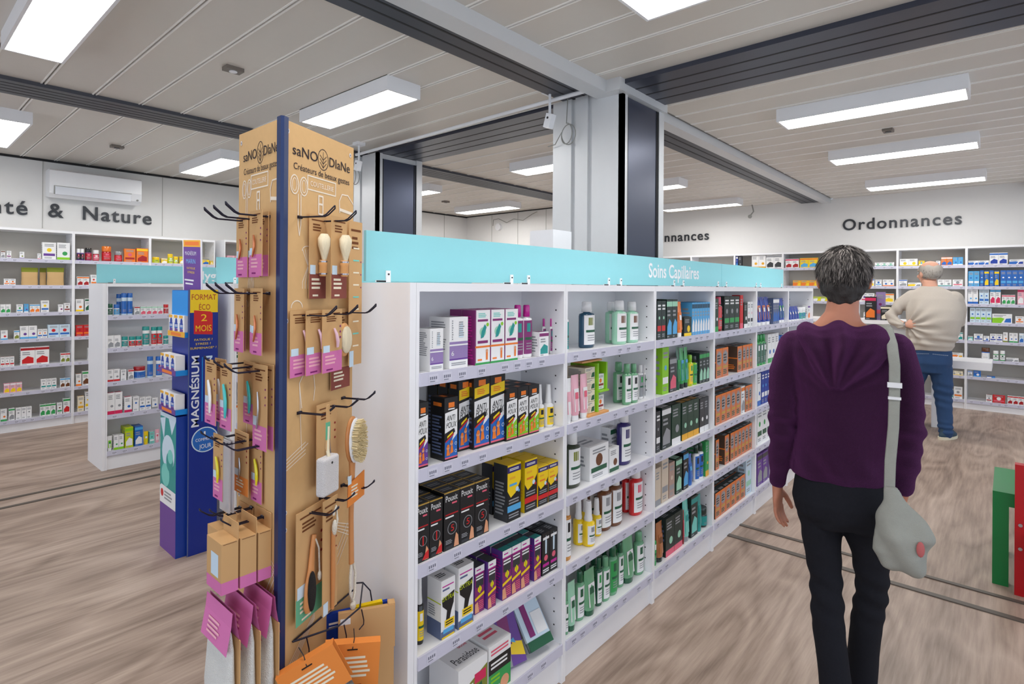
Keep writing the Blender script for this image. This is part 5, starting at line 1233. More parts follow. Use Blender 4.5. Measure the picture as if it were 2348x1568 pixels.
ROPE = mat('white_rope', rgb(232, 224, 208), .9, bump=.8, bscale=400)
m = MB(); m.tube([(0, 0, -.415), (-.012, -.004, -.45), (-.014, -.006, -.49), (-.006, -.008, -.52), (.006, -.006, -.50), (.012, -.004, -.45), (.008, 0, -.42)], .0035, 8); m.ball((-.004, -.008, -.525), .009, .008, .012, 10); m.build('rope', ROPE, e)
# hair brush card, green label
e = card('R', .085, .020, .882, .105, .262, 'green', 'large kraft card with black bristled hair brush and green label', lab_h=.24, cat='hair brush', name='hair_brush_card')
A = Matrix.Translation((-.008, -.008, -.14)) @ Matrix.Rotation(radians(6), 4, 'Y')
m = MB(); m.tube([A @ Vector((.004, 0, .085)), A @ Vector((0, 0, .055)), A @ Vector((0, 0, .01)), A @ Vector((0, 0, -.03)), A @ Vector((0, 0, -.075)), A @ Vector((0, 0, -.09))], [(.008, .004), (.007, .005), (.010, .006), (.018, .007), (.018, .007), (.010, .005)], 14, flat=(0, 1, 0)); m.build('wooden_body', WOODO, e)
m = MB(); m.ball(A @ Vector((0, -.007, -.042)), .0145, .006, .048, 16); m.build('bristle_pad', mat('black_bristles', rgb(28, 22, 22), .9, bump=1.0, bscale=600), e)
m = MB(); m.tube([(.004, -.012, -.065), (.014, -.014, -.09), (.016, -.015, -.15)], .0022, 6); m.ball((.016, -.015, -.158), .006, .005, .012, 10); m.build('cord', ROPE, e)
e = card('R', .128, .045, .890, .06, .275, 'maroon', 'narrow kraft card with a wood handle and white cord', lab_h=.0, cat='brush', name='brush_card')
m = MB(); m.tube([(.002, -.008, -.03), (.010, -.01, -.01), (.016, -.01, -.045), (.004, -.01, -.075)], .003, 8); m.ball((.004, -.010, -.06), .008, .006, .02, 10); m.build('cord', ROPE, e)
m = MB(); m.tube([(.004, -.006, -.07), (.004, -.007, -.17), (.004, -.006, -.26)], [.005, .006, .004], 10); m.build('handle', WOODO, e)
# bags and orange headers on the rack
SPECK = mat('speckled_cloth', rgb(120, 116, 112), .95, noise_amt=1.6, nscale=150, bump=1, bscale=400)
def header_bag(s, n, z, w, h, tilt, label, body=None, rz=-.62):
    loc, _ = frame('R', s, n, z); e = empty('bath_mitt', loc, rz, label, 'bath mitt'); e.rotation_euler[1] = radians(tilt)
    m = MB(); m.box(-w/2, w/2, -.012, -.011, -h, 0, C_['orange']); m.box(-w/2, w/2, .011, .012, -h, 0, C_['orange']); m.box(-w/2, w/2, -.012, .012, -.0, .001, C_['orange'])
    F = Face(m, (-w/2, -.012, -h), (w, 0, 0), (0, 0, h)); F.k = 2; F.lines(.12, .85, .25, .75, 5, 'cream'); F.lines(.4, .85, .06, .14, 1, 'redbrown'); m.build('header_card', MATTE, e)
    m = MB(); m.box(-.012, .012, -.0135, -.012, -.014, -.0115); m.tube([(0, -.013, -.012), (.003, -.006, .01), (0, 0, .03)], .0012, 5); m.build('tie', BLACKP, e)
    m = MB(); m.rings([(0, 0, -h*1.0 - .12, w*.44, .010), (0, 0, -h - .08, w*.47, .018), (0, 0, -h + .01, w*.46, .010), (0, 0, -.02, w*.4, .006)], 20); m.build('mitt', body or SPECK, e)
    return e
header_bag(.118, .118, .572, .128, .108, 3, 'square orange header card on a speckled bath mitt, on the wire rack')
header_bag(.012, .062, .585, .135, .095, -27, 'tilted orange header card nearest the viewer, on the wire rack')
loc, rz = frame('R', .222, .085, .588); e = empty('kraft_bag', loc, -.52, 'kraft card bag with green cord behind the orange headers', 'bag')
m = MB(); m.box(-.065, .075, -.006, .006, -.30, 0, KR); m.box(.060, .078, -.004, .018, -.11, .004, KR); m.box(-.06, -.035, -.0068, -.006, -.03, -.015, STK); m.build('card', MATTE, e)
loc, rz = frame('R', .235, .050, .578); e = empty('blue_pack', loc, -.40, 'deep blue pack with yellow top behind the kraft bag', 'pack')
m = MB(); m.box(-.085, .085, -.006, .006, -.20, 0, PAL['cobalt']); m.box(-.01, .07, -.0066, .0066, -.018, .003, PAL['yellow']); F = Face(m, (-.085, -.006, -.2), (.17, 0, 0), (0, 0, .2)); F.k = 3; F.lines(.1, .4, .8, .9, 2, 'white'); m.build('pack_body', MATTE, e)
m = MB(); m.add([RP(.30, .165, .60), RP(.325, .165, .60), RP(.33, .165, .52), RP(.30, .165, .52)], [(0, 1, 2, 3)])
# left side cards
def tool(e, c, z0, L=.05, w=.006, ang=-12, metal=None):
    m = MB(); A = Matrix.Rotation(radians(ang), 4, 'Y'); pts = [A @ Vector((.006*sin(pi*t/4), -.006, -L*t/4)) + Vector((0, 0, z0)) for t in range(5)]
    m.tube(pts, [(w*.6, .002), (w, .003), (w, .003), (w*.9, .003), (w*.5, .002)], 10, c, flat=(0, 1, 0)); m.build('tool', metal or GLOSS, e)
CP = rgb(206, 130, 92)
L1 = [(.178, .010, 1.579, 'leftmost'), (.124, .006, 1.579, 'second from left'), (.082, .004, 1.581, 'third from left'), (.059, .030, 1.581, 'rightmost')]
for s, n, z, wh in L1:
    e = card('L', s, n, z, .062, .150, 'pink', 'pink labelled tweezer card, %s in the top left row of the column' % wh, group='tweezer cards in the top left row'); tool(e, None, -.045, .05, .0035, 6, COPPER)
for s, n, z, wh in [(.176, .012, 1.402, 'leftmost'), (.150, .028, 1.402, 'second'), (.108, .008, 1.403, 'third'), (.082, .020, 1.403, 'fourth'), (.052, .030, 1.403, 'rightmost')]:
    e = card('L', s, n, z, .052, .152, 'pink', 'pink labelled copper tool card, %s of the second left row' % wh, group='copper tool cards in the second left row'); tool(e, None, -.05, .06, .003, 4, COPPER)
for s, n, z, c, cn_ in [(.160, .088, 1.236, rgb(235, 235, 235), 'white'), (.100, .078, 1.232, rgb(60, 190, 190), 'turquoise'), (.160, .066, 1.236, rgb(235, 235, 235), 'hidden white'), (.128, .012, 1.228, rgb(60, 190, 190), 'small turquoise')]:
    e = card('L', s, n, z, .062, .150, 'pink', 'pink labelled card with %s tool in the third left row' % cn_, group=None); tool(e, c, -.035, .075, .007, -8)
for s, n, lab in ((.055, .020, 'front'), (.052, .006, 'rear')):
    e = card('L', s, n, 1.228, .070, .195, 'pink', 'tall pink labelled card with steel nail file, %s one of two' % lab, group='nail file cards', lab_h=.28); tool(e, None, -.05, .085, .0022, 2, CHROME)
for s, n, z, lab in [(.185, .060, 1.052, 'outer'), (.100, .006, 1.052, 'near the panel')]:
    e = card('L', s, n, z, .056, .155, 'pink', 'pink labelled card with curved yellow tool, %s' % lab); tool(e, rgb(232, 218, 30), -.04, .06, .006, -10)
e = card('L', .150, .020, 1.058, .075, .150, 'orange', 'rounded kraft card with small orange label and steel file', lab_h=.28); tool(e, None, -.05, .055, .0025, 3, CHROME)
loc, rz = frame('L', .15, .050, 1.05); e = empty('clear_pouch', loc, rz, 'clear plastic sleeves hanging behind the yellow tool card', 'pouch')
m = MB(); m.box(-.028, .028, -.002, .002, -.16, .008); m.box(-.026, .026, -.010, -.006, -.16, .008); m.build('clear_sleeve', mat('clear_film', (.92, .9, .92, 1), .1, trans=.6), e)
m = MB(); m.box(-.024, -.008, -.0055, -.0025, -.155, 0, rgb(225, 222, 225)); m.build('content', PRINT, e)
# kraft boxes with hang tabs
def kbox(s, n, z, w, hgt, dp, label, group, win=True):
    loc, rz = frame('L', s, n, z); e = empty('kraft_box', loc, rz, label, 'box', group)
    m = MB(); z1 = -.022; m.box(-w/2, w/2, -dp, 0, z1 - hgt, z1, KR); m.box(-w/2, w/2, -.0008, .0008, z1, .014, KR)
    F = Face(m, (-w/2, -dp, z1 - hgt), (w, 0, 0), (0, 0, hgt)); R = Face(m, (w/2, -dp, z1 - hgt), (0, dp, 0), (0, 0, hgt)); Lf = Face(m, (-w/2, 0, z1 - hgt), (0, -dp, 0), (0, 0, hgt))
    for f in (F, R, Lf): m.add([f.p(0, 0), f.p(1, 0), f.p(1, .24), f.p(0, .24)], [(0, 1, 2, 3)], C_['pink'])
    F.r(.3, .3, .8, .75, 'ice'); R.up().r(.1, .975, .9, .985, 'brown')
    m.build('carton', MATTE, e); return e
kbox(.072, .112 - .036, .885, .078, .110, .036, 'kraft hanging box with white window, outermost of three', 'kraft hanging boxes')
kbox(.072, .036, .885, .078, .110, .036, 'kraft hanging box with pink foot, middle of three', 'kraft hanging boxes')
kbox(.072, .002, .885, .078, .110, .030, 'kraft hanging box with pink foot, innermost of three by the panel', 'kraft hanging boxes')
kbox(.165, .040, .872, .078, .110, .036, 'kraft hanging box on the left column hook, outer', 'kraft boxes on the left hook')
kbox(.165, .002, .872, .078, .110, .034, 'kraft hanging box on the left column hook, inner', 'kraft boxes on the left hook')
# sponge gloves under the boxes
CLOTH = mat('white_terry', rgb(236, 236, 232), .95, bump=1.0, bscale=500, noise_amt=.05, nscale=150)
for i, n in enumerate((.107, .064, .022)):
    loc, rz = frame('L', .046, n, .735); e = empty('sponge_glove', loc, rz, 'white sponge glove with pink header under the kraft boxes, %s' % ['outermost', 'middle', 'innermost'][i], 'glove', 'sponge gloves'); 
    w = .135
    m = MB(); prof = [(.0, .003), (-.03, .006), (-.085, .016)]
    for sg in (-1, 1):
        for k in range(2):
            (z0, y0), (z1, y1) = prof[k], prof[k+1]; q = [(-w/2, sg*y0, z0), (w/2, sg*y0, z0), (w/2, sg*y1, z1), (-w/2, sg*y1, z1)]; m.add(q, [(0, 1, 2, 3)] if sg > 0 else [(3, 2, 1, 0)], C_['pink'])
    F = Face(m, (-w/2, -.0165, -.085), (w, 0, 0), (0, .011, .06)); F.k = 4; F.lines(.2, .8, .2, .8, 4, 'pinkl'); m.build('header', MATTE, e)
    m = MB(); m.rings([(0, 0, -.30, w*.30, .008), (0, -.002, -.27, w*.46, .016), (0, -.002, -.18, w*.48, .020), (0, 0, -.085, w*.46, .012), (0, 0, -.05, w*.4, .006)], 20); m.build('glove', CLOTH, e)
    m = MB(); m.box(-w/2 + .01, w/2 + .004, .010, .012, -.30, -.06, KR); m.build('backing_card', MATTE, e)

# ================================================================== blue floor display
fd = empty('floor_display', (1.17, 3.33, 0), 0, 'blue cardboard floor display reading FORMAT ECO 2 MOIS beside the kraft column', 'display stand')
def fp(name, mb, m, parent=None):
    o = mb.build(name, m, parent or fd)
    if parent is None: o.location = (-1.17, -3.33, 0)
    return o
DB = rgb(10, 42, 140); DB2 = rgb(16, 60, 158); AZ = rgb(20, 140, 222); VI = rgb(66, 58, 150)
m = MB(); m.box(1.112, 1.255, 3.212, 3.465, 0, 1.395, DB); fp('tower', m, PRINT)
m = MB(); m.box(1.104, 1.250, 3.204, 3.211, 0, 1.398, DB); F = Face(m, (1.104, 3.204, 0), (.146, 0, 0), (0, 0, 1.398))
Z_ = lambda z: z / 1.398
F.r(.03, 0, 1, 1, 'cobalt') if False else None
F.r(0, 0, .035, 1, 'slate'); F.r(.05, Z_(1.277), 1, 1, 'yellow'); F.up(); F.t('FORMAT', .10, Z_(1.345), .84, Z_(.042), 'redd'); F.t('ÉCO', .35, Z_(1.292), .38, Z_(.042), 'redd')
F.poly([(.18, Z_(1.165)), (.82, Z_(1.158)), (.82, Z_(1.272)), (.74, Z_(1.282)), (.18, Z_(1.290))], 'red'); F.up(); F.t('2', .42, Z_(1.232), .20, Z_(.052), 'yellow'); F.t('MOIS', .24, Z_(1.178), .54, Z_(.046), 'yellow')
F.t('FATIGUE ?', .20, Z_(1.128), .62, Z_(.016), 'yellow'); F.t('STRESS ?', .24, Z_(1.106), .52, Z_(.016), 'yellow'); F.t('SURMENAGE* ?', .06, Z_(1.084), .9, Z_(.016), 'yellow')
m.text('MAGNÉSIUM', .052, (1.156, 3.2015, .675), (0, 0, 1), (-1, 0, 0), rgb(226, 230, 240), align='LEFT', width=.375, bold=.02)
m.text('MARIN', .044, (1.222, 3.2015, .82), (0, 0, 1), (-1, 0, 0), rgb(200, 222, 246), align='LEFT', width=.225, bold=.02)
m.box(1.171, 1.175, 3.2016, 3.204, .70, 1.04, AZ)
F.k = 3; F.disc(.58, Z_(.60), .46, 'ice', 28); F.up(); F.disc(.58, Z_(.60), .42, 'blue', 28); F.up(); F.t('1', .54, Z_(.62), .06, Z_(.035), 'white'); F.t('COMPRIMÉ', .26, Z_(.595), .6, Z_(.022), 'white'); F.t('JOUR', .38, Z_(.555), .42, Z_(.032), 'white')
fp('side_board', m, PRINT)
m = MB(); m.box(1.056, 1.112, 3.226, 3.462, 0, .735, DB2); F = Face(m, (1.056, 3.462, 0), (0, -.236, 0), (0, 0, .735)); F.r(0, .335, 1, 1, 'teal'); F.poly([(0, 0), (1, 0), (1, .33), (0, .35)], 'violet'); F.up(); F.disc(.52, .72, .40, 'ice', 20); F.disc(.35, .55, .26, 'aqua', 20); F.r(0, .97, 1, 1, 'ice'); F.up().disc(.62, .66, .22, 'teal', 18); F.poly([(.0, .95), (.25, .80), (.35, .97)], 'ice'); F.poly([(.55, .97), (.75, .86), (1, .97)], 'ice'); F.up().disc(.66, .70, .16, 'aqua', 18); F.poly([(0, .335), (1, .335), (1, .46), (.1, .47), (0, .45)], 'white'); F.up(); F.disc(.15, .41, .09, 'red'); F.lines(.3, .9, .37, .44, 3, 'grey')
fp('base_front', m, PRINT)
def tray(x0, z, lipc, h=.022):
    m = MB(); m.box(x0, 1.112, 3.222, 3.466, z - .006, z, DB2); m.box(x0 - .002, x0, 3.22, 3.468, z - .006, z + h, lipc); m.box(x0, 1.112, 3.220, 3.222, z - .006, z + h, AZ); m.box(x0, 1.112, 3.466, 3.468, z - .006, z + h, AZ)
    F = Face(m, (x0 - .002, 3.468, z - .006), (0, -.248, 0), (0, 0, h + .006)); F.poly([(.2, .2), (.8, .15), (.8, .7), (.2, .8)], 'orange'); fp('tray', m, PRINT)
tray(1.050, .752, PAL['violet']); tray(1.050, .955, PAL['violet']); tray(1.092, 1.152, PAL['gold'])
m = MB(); m.box(1.108, 1.112, 3.225, 3.46, 1.26, 1.393, AZ); fp('azure_back', m, PRINT)
m = MB(); A = Matrix.Translation((1.175, 3.345, 1.395)) @ Matrix.Rotation(radians(3), 4, 'X') @ Matrix.Rotation(radians(-2), 4, 'Y'); m.box(-.002, .002, -.132, .145, -.02, .275, rgb(236, 236, 242), m=A)
def HP(u, v, k=1): return A @ Vector((-.002 - .0003*k, .130 - .245*u, -.02 + .285*v))
def hq(u0, v0, u1, v1, c, k=1): m.add([HP(u0, v0, k), HP(u1, v0, k), HP(u1, v1, k), HP(u0, v1, k)], [(0, 1, 2, 3)], PAL[c])
hq(0, 0, 1, .90, 'violet'); hq(0, .90, 1, 1.03, 'gold'); 
dr = (HP(1, 0) - HP(0, 0)).normalized(); du = (HP(0, 1) - HP(0, 0)).normalized()
m.text('MAGNÉSIUM', .030, HP(.10, .74, 3), dr, du, rgb(225, 228, 240), align='LEFT', width=.16); m.text('MARIN', .036, HP(.16, .58, 3), dr, du, rgb(120, 190, 240), align='LEFT', width=.135); m.text('FATIGUE', .016, HP(.2, .47, 3), dr, du, PAL['yellow'], align='LEFT', width=.12); m.text('STRESS', .016, HP(.24, .39, 3), dr, du, PAL['yellow'], align='LEFT', width=.10)
hq(.08, .90 + .03, .92, 1.0, 'orange', 2); hq(.05, .24, .6, .27, 'white', 2); hq(.1, .17, .55, .20, 'white', 2)
fp('header_board', m, PRINT)
def magbox():
    m, F, L, T = boxfaces(.074, .045, .098, 'white'); F.r(0, .86, .7, 1, 'gold'); F.r(.1, .35, .75, .62, 'blue'); F.poly([(.1, .1), (.8, .05), (.75, .33), (.15, .36)], 'violet'); F.up().disc(.45, .68, .24, 'cobalt'); F.lines(.2, .7, .42, .55, 2, 'white'); F.disc(.7, .12, .14, 'orange'); L.lines(.1, .9, .1, .9, 12, 'grey'); return m.build('magnesium_box', PRINT)
src = magbox()
first = True
for (x0, z, rows_, wh) in ((1.053, .7525, 1, 'lowest'), (1.053, .9555, 1, 'middle'), (1.0935, 1.1525, 1, 'top')):
    for i in range(3):
        o = src if first else dup(src); first = False; o.location = (x0, 3.232 + .0375 + .077*(2 - i), z); o.rotation_euler[2] = -pi/2
        if z > 1.1: o.scale = (1, .38, 1.1)
        tag(o, 'white and blue supplement box in the %s tray of the blue display, %s' % (wh, ['left', 'middle', 'right'][i]), 'box', 'supplement boxes in the blue display')
# ================================================================== people
def organic(name, mb, voxel, it, m, parent=None, deform=None):
    me = bpy.data.meshes.new('tmp'); me.from_pydata(mb.v, [], mb.f); o = bpy.data.objects.new('tmp', me); COL.objects.link(o)
    r = o.modifiers.new('r', 'REMESH'); r.mode = 'VOXEL'; r.voxel_size = voxel
    if it: s = o.modifiers.new('s', 'SMOOTH'); s.factor = 0.5; s.iterations = it
    bpy.context.view_layer.update(); dg = bpy.context.evaluated_depsgraph_get()
    m2 = bpy.data.meshes.new_from_object(o.evaluated_get(dg)); bpy.data.objects.remove(o)
    if deform:
        nrm = [v.normal.copy() for v in m2.vertices]
        for v, n in zip(m2.vertices, nrm): v.co = v.co + deform(v.co, n)
    for p in m2.polygons: p.use_smooth = True
    m2.materials.clear(); m2.materials.append(m); m2.name = name
    ob = bpy.data.objects.new(name, m2); COL.objects.link(ob)
    if parent: ob.parent = parent
    return ob
def limb(mb, pts, n=14):
    """pts: (x, y, z, r) chain with rounded ends"""
    P = [Vector(p[:3]) for p in pts]; R = [p[3] for p in pts]
    mb.tube(P, R, n)
    for p, r in zip(P, R): mb.ball(p, r, r, r, 12)
def hand(mb, wr, d, side, palm_n, curl=.35, sc=1.0):
    """wrist position, pointing direction, side = direction towards the thumb, palm normal"""
    wr = Vector(wr); d = Vector(d).normalized(); s = Vector(side); s = (s - d*s.dot(d)).normalized(); pn = Vector(palm_n); pn = (pn - d*pn.dot(d) - s*pn.dot(s)).normalized()
    k = sc
    mb.tube([wr - d*.02*k, wr + d*.01*k, wr + d*.045*k, wr + d*.088*k], [(.019*k, .024*k), (.018*k, .026*k), (.014*k, .038*k), (.010*k, .036*k)], 14, flat=tuple(s))
    for i, (o, L, r) in enumerate(((.030, .068, .0085), (.010, .076, .0088), (-.011, .070, .0083), (-.030, .054, .0074))):
        b = wr + d*.078*k + s*o*k; sp = s*o*.28
        p1 = b + (d*1.0 + sp*2 + pn*curl*.3).normalized()*L*.45*k; p2 = p1 + (d*1.0 + sp*2 + pn*curl).normalized()*L*.32*k; p3 = p2 + (d + sp*2 + pn*curl*1.8).normalized()*L*.26*k
        for a, b_, ra, rb in ((b, p1, r*1.05, r), (p1, p2, r, r*.92), (p2, p3, r*.92, r*.75)): mb.tube([a, b_], [ra*k, rb*k], 10); mb.ball(b_, rb*k, rb*k, rb*k, 8)
    b = wr + d*.022*k + s*.022*k; p1 = b + (d*.7 + s*.75 + pn*.25).normalized()*.040*k; p2 = p1 + (d*.95 + s*.35 + pn*.4).normalized()*.030*k; p3 = p2 + (d + s*.1 + pn*.4).normalized()*.022*k
    for a, b_, ra, rb in ((b, p1, .013, .0105), (p1, p2, .0105, .0095), (p2, p3, .0095, .0078)): mb.tube([a, b_], [ra*k, rb*k], 10); mb.ball(b_, rb*k, rb*k, rb*k, 8)
def headform(mb, c, s=1.0, yaw=0.0):
    """head looking towards +y of its own frame; c = centre of the skull"""
    A = Matrix.Translation(c) @ Matrix.Rotation(yaw, 4, 'Z')
    def B(x, y, z, rx, ry, rz): mb.ball(A @ Vector((x*s, y*s, z*s)), rx*s, ry*s, rz*s, 18, m=A.to_3x3().to_4x4())
    B(0, -.008, .020, .074, .092, .084); B(0, .018, -.035, .060, .070, .078); B(0, .050, -.082, .030, .030, .025); B(0, .080, -.055, .026, .016, .020)
    B(0, .094, -.022, .011, .020, .012); B(0, .088, .0, .009, .012, .022); B(0, .088, -.052, .022, .010, .006); B(0, .086, -.062, .019, .010, .006)
    for q in (-1, 1): B(q*.075, -.005, -.012, .010, .020, .031); B(q*.040, .062, -.030, .022, .020, .022); B(q*.028, .084, .022, .020, .010, .007)
    return A
def face_parts(parent, A, s):
    for q in (-1, 1):
        m = MB(); m.ball(A @ Vector((q*.030*s, .082*s, .002*s)), .011*s, .009*s, .009*s, 12); m.build('eye', WHITEP, parent)
        m = MB(); m.ball(A @ Vector((q*.030*s, .0905*s, .002*s)), .005*s, .002*s, .005*s, 10); m.build('iris', mat('iris_brown', rgb(70, 48, 34), .2), parent)
    m = MB(); m.ball(A @ Vector((0, .095*s, -.057*s)), .020*s, .005*s, .005*s, 12); m.build('lips', mat('lips', rgb(190, 110, 100), .5), parent)
def strands(A, s, n, zlow, col, seed, L0=.02, L1=.045, lift=.3, crown=None, rad=(.082, .100, .094), off=(0, -.010, .022), wd=.0016, down=.8, name='hair_strands'):
    r = random.Random(seed); m = MB()
    for i in range(n):
        a = r.uniform(0, 2*pi); t = math.acos(r.uniform(-.85, 1)); u = Vector((sin(t)*cos(a), sin(t)*sin(a), cos(t)))
        z = u.z
        if z < zlow(u) or (crown and crown(u)): continue
        p = Vector((u.x*rad[0], u.y*rad[1], u.z*rad[2])) + Vector(off)
        g = Vector((noise.noise(u*2.3 + Vector((seed, 0, 0))), noise.noise(u*2.3 + Vector((0, seed, 5))), 0))
        tang = Vector((u.x*.5, u.y*.6 - .15, -down)) + g*.9 + Vector((r.uniform(-.3, .3), r.uniform(-.3, .3), 0)); tang = (tang - u*tang.dot(u)); tang.normalize()
        L = r.uniform(L0, L1); q1 = p + (tang + u*lift).normalized()*L*.5; q2 = q1 + (tang*1.0 + u*lift*.25 - Vector((0, 0, .25))).normalized()*L*.5
        w = tang.cross(u).normalized()*wd
        P = [A @ (x*s) for x in (p - w, p + w, q1 + w*.8, q1 - w*.8, q2)]
        m.add(P, [(0, 1, 2, 3), (3, 2, 4)], col, True)
    return m
SKINW = mat('skin_warm', rgb(196, 132, 106), .55, noise_amt=.06, nscale=30, spec=.35)
SKINM = mat('skin_pale', rgb(218, 164, 140), .55, noise_amt=.07, nscale=30, spec=.35)
def person(name, loc, heading, label):
    e = empty(name, loc, heading - pi/2, label, 'person'); return e

# ------------------------------------------------------------------ the woman walking away
W_ = person('person', (2.09, .40, 0), radians(10.8), 'person with short grey hair walking away in a purple hooded sweater')
b = MB()
A = headform(b, Vector((0, .015, 1.462)), .93)
b.rings([(0, .0, 1.40, .044, .050), (-.005, -.008, 1.35, .047, .050), (-.012, -.010, 1.32, .062, .055), (-.010, -.005, 1.295, .095, .062), (0, 0, 1.26, .135, .070), (0, 0, 1.15, .13, .080), (0, 0, 1.0, .098, .072), (0, 0, .85, .108, .080), (0, 0, .76, .115, .090), (0, 0, .72, .10, .08)], 28)
limb(b, [(-.145, 0, 1.235, .036), (-.172, -.02, 1.0, .030), (-.190, .02, .79, .019), (-.192, .028, .745, .018)])
limb(b, [(.145, 0, 1.235, .036), (.172, -.015, 1.0, .030), (.160, .05, .78, .022), (.158, .056, .755, .019)])
hand(b, (-.192, .028, .742), (.02, .06, -1), (.25, 1, 0), (1, -.2, 0), .45, .90)
hand(b, (.158, .056, .752), (0, .08, -1), (-.25, 1, 0), (-1, -.2, 0), .45, .90)
LEGL = [(-.055, 0, .70, .058), (-.056, -.005, .58, .046), (-.042, -.01, .42, .036), (-.030, -.05, .28, .034), (-.005, -.10, .10, .026)]
LEGR = [(.060, 0, .70, .058), (.084, .02, .56, .045), (.083, .06, .42, .036), (.066, .08, .28, .033), (.052, .10, .10, .026)]
limb(b, LEGL); limb(b, LEGR)
organic('body', b, .0042, 3, SKINW, W_)
face_parts(W_, A, .93)
# sweater
s_ = MB()
s_.rings([(-.012, -.004, 1.306, .088, .064), (-.008, -.004, 1.292, .118, .074), (-.003, 0, 1.275, .150, .082), (0, 0, 1.235, .176, .094), (0, -.002, 1.16, .165, .104), (0, 0, 1.05, .138, .102), (-.002, 0, .96, .128, .098), (-.008, 0, .88, .136, .102), (-.013, 0, .845, .139, .106), (-.014, 0, .812, .130, .100)], 36)
limb(s_, [(-.140, 0, 1.235, .052), (-.168, -.01, 1.14, .050), (-.176, -.02, 1.0, .043), (-.184, 0, .87, .037), (-.189, .02, .785, .031), (-.190, .024, .768, .030)], 18)
limb(s_, [(.135, 0, 1.238, .052), (.165, -.01, 1.14, .048), (.174, -.018, 1.0, .042), (.170, .02, .87, .036), (.162, .045, .80, .031)], 18)
# hood lying on the back: wide collar that hangs into a point
s_.rings([(-.012, -.050, 1.312, .095, .030), (-.010, -.066, 1.300, .120, .040), (-.002, -.080, 1.275, .132, .048), (.004, -.092, 1.235, .122, .048), (-.002, -.098, 1.19, .096, .042), (-.012, -.100, 1.15, .062, .034), (-.020, -.100, 1.115, .024, .020)], 28)
def dw(p, n):
    f = noise.noise(Vector((p.x*9, p.y*9, p.z*4)))*.006
    if p.y < 0 and p.z > 1.10:   # drape of the hood: folds fan out from its point
        a = atan2(p.x + .018, p.z - 1.08); w = max(0, min(1, (p.z - 1.10)*8))*max(0, 1 - abs(p.x)/.17)
        f += .019*w*sin(a*15 + 1.0 + 2*noise.noise(p*6))*(.7 + .5*noise.noise(p*7))
    elbow = exp(-((p.z - .97)/.10)**2)*(1 if abs(p.x) > .13 else 0); f += .004*elbow*sin(p.z*110 + p.y*30)
    hem = exp(-((p.z - .86)/.05)**2)*(1 if abs(p.x) < .14 else 0); f += .0035*hem*sin(p.x*70 + p.z*40)
    f += .002*sin(p.z*60 + p.x*25)*max(0, min(1, (1.1 - p.z)*6)) 
    return n*f
KNIT = mat('purple_knit', rgb(50, 23, 48), .95, noise_amt=.22, nscale=160, bump=.9, bscale=700, spec=.15)
KNIT.node_tree.nodes['Principled BSDF'].inputs['Sheen Weight'].default_value = .8; KNIT.node_tree.nodes['Principled BSDF'].inputs['Sheen Tint'].default_value = rgb(150, 80, 150)
organic('sweater', s_, .0055, 3, KNIT, W_, dw)
# trousers
t_ = MB()
t_.rings([(-.010, 0, .835, .122, .094), (-.010, 0, .80, .128, .100), (-.010, -.006, .74, .135, .110), (-.008, -.004, .70, .130, .104), (-.004, 0, .665, .110, .088)], 32)
limb(t_, [(-.062, -.004, .71, .070), (-.058, -.006, .60, .057), (-.043, -.012, .47, .047), (-.036, -.04, .34, .047), (-.020, -.07, .22, .046), (-.004, -.095, .10, .047), (0, -.10, .055, .048)], 20)
limb(t_, [(.050, 0, .71, .068), (.080, .02, .58, .054), (.084, .05, .46, .045), (.072, .07, .35, .046), (.062, .09, .22, .046), (.054, .10, .10, .047), (.053, .10, .055, .048)], 20)
def dt(p, n):
    f = .003*noise.noise(Vector((p.x*14, p.y*14, p.z*6))); f += .0035*exp(-((p.z - .44)/.09)**2)*sin(p.z*95 + p.x*40); f += .003*exp(-((p.z - .66)/.05)**2)*sin(p.x*60 - p.z*70)
    return n*f
organic('trousers', t_, .0055, 3, mat('black_trousers', rgb(30, 31, 38), .9, noise_amt=.15, nscale=200, bump=.5, bscale=900, spec=.2), W_, dt)
for x, y in ((.0, -.085), (.054, .115)):
    m = MB(); m.rings([(x, y + .04, .0, .040, .115), (x, y + .04, .02, .042, .118), (x, y + .025, .05, .036, .09), (x, y - .02, .085, .030, .045)], 20); organic('shoe', m, .006, 2, mat('dark_shoe', rgb(28, 28, 32), .5), W_)
# hair
h_ = MB(); Ah = A
def hb(x, y, z, rx, ry, rz): h_.ball(Ah @ (Vector((x, y, z))*.93), rx*.93, ry*.93, rz*.93, 20)
hb(0, -.016, .026, .077, .090, .080); hb(0, -.040, -.030, .070, .062, .060); hb(0, -.050, -.066, .052, .038, .035); hb(.01, .01, .068, .056, .064, .036)
def dh(p, n): return n*(.006*noise.noise(p*38) + .004*noise.noise(Vector((p.x*90, p.y*90, p.z*30))))
hair = organic('hair', h_, .004, 2, mat('grey_hair', rgb(50, 46, 45), .7, noise_amt=.55, nscale=60, stretch=(1, 1, .25), bump=.8, bscale=240), W_, dh)
zl = lambda u: (-.78 if u.y < .1 else -.2 if u.y < .45 else .25)
for k, (c, nn_, sd) in enumerate(((rgb(52, 48, 47), 5200, 4), (rgb(104, 98, 94), 4200, 9), (rgb(158, 150, 145), 2200, 12))):
    zz = zl if k == 0 else (lambda u: max(zl(u), -.15 if k == 1 else .05))
    m = strands(A, .93, nn_, zz, c, sd, .030, .056, .09, rad=(.076, .090, .084), off=(0, -.018, .022), wd=.0021); m.build('hair_strands', MATTE, hair)
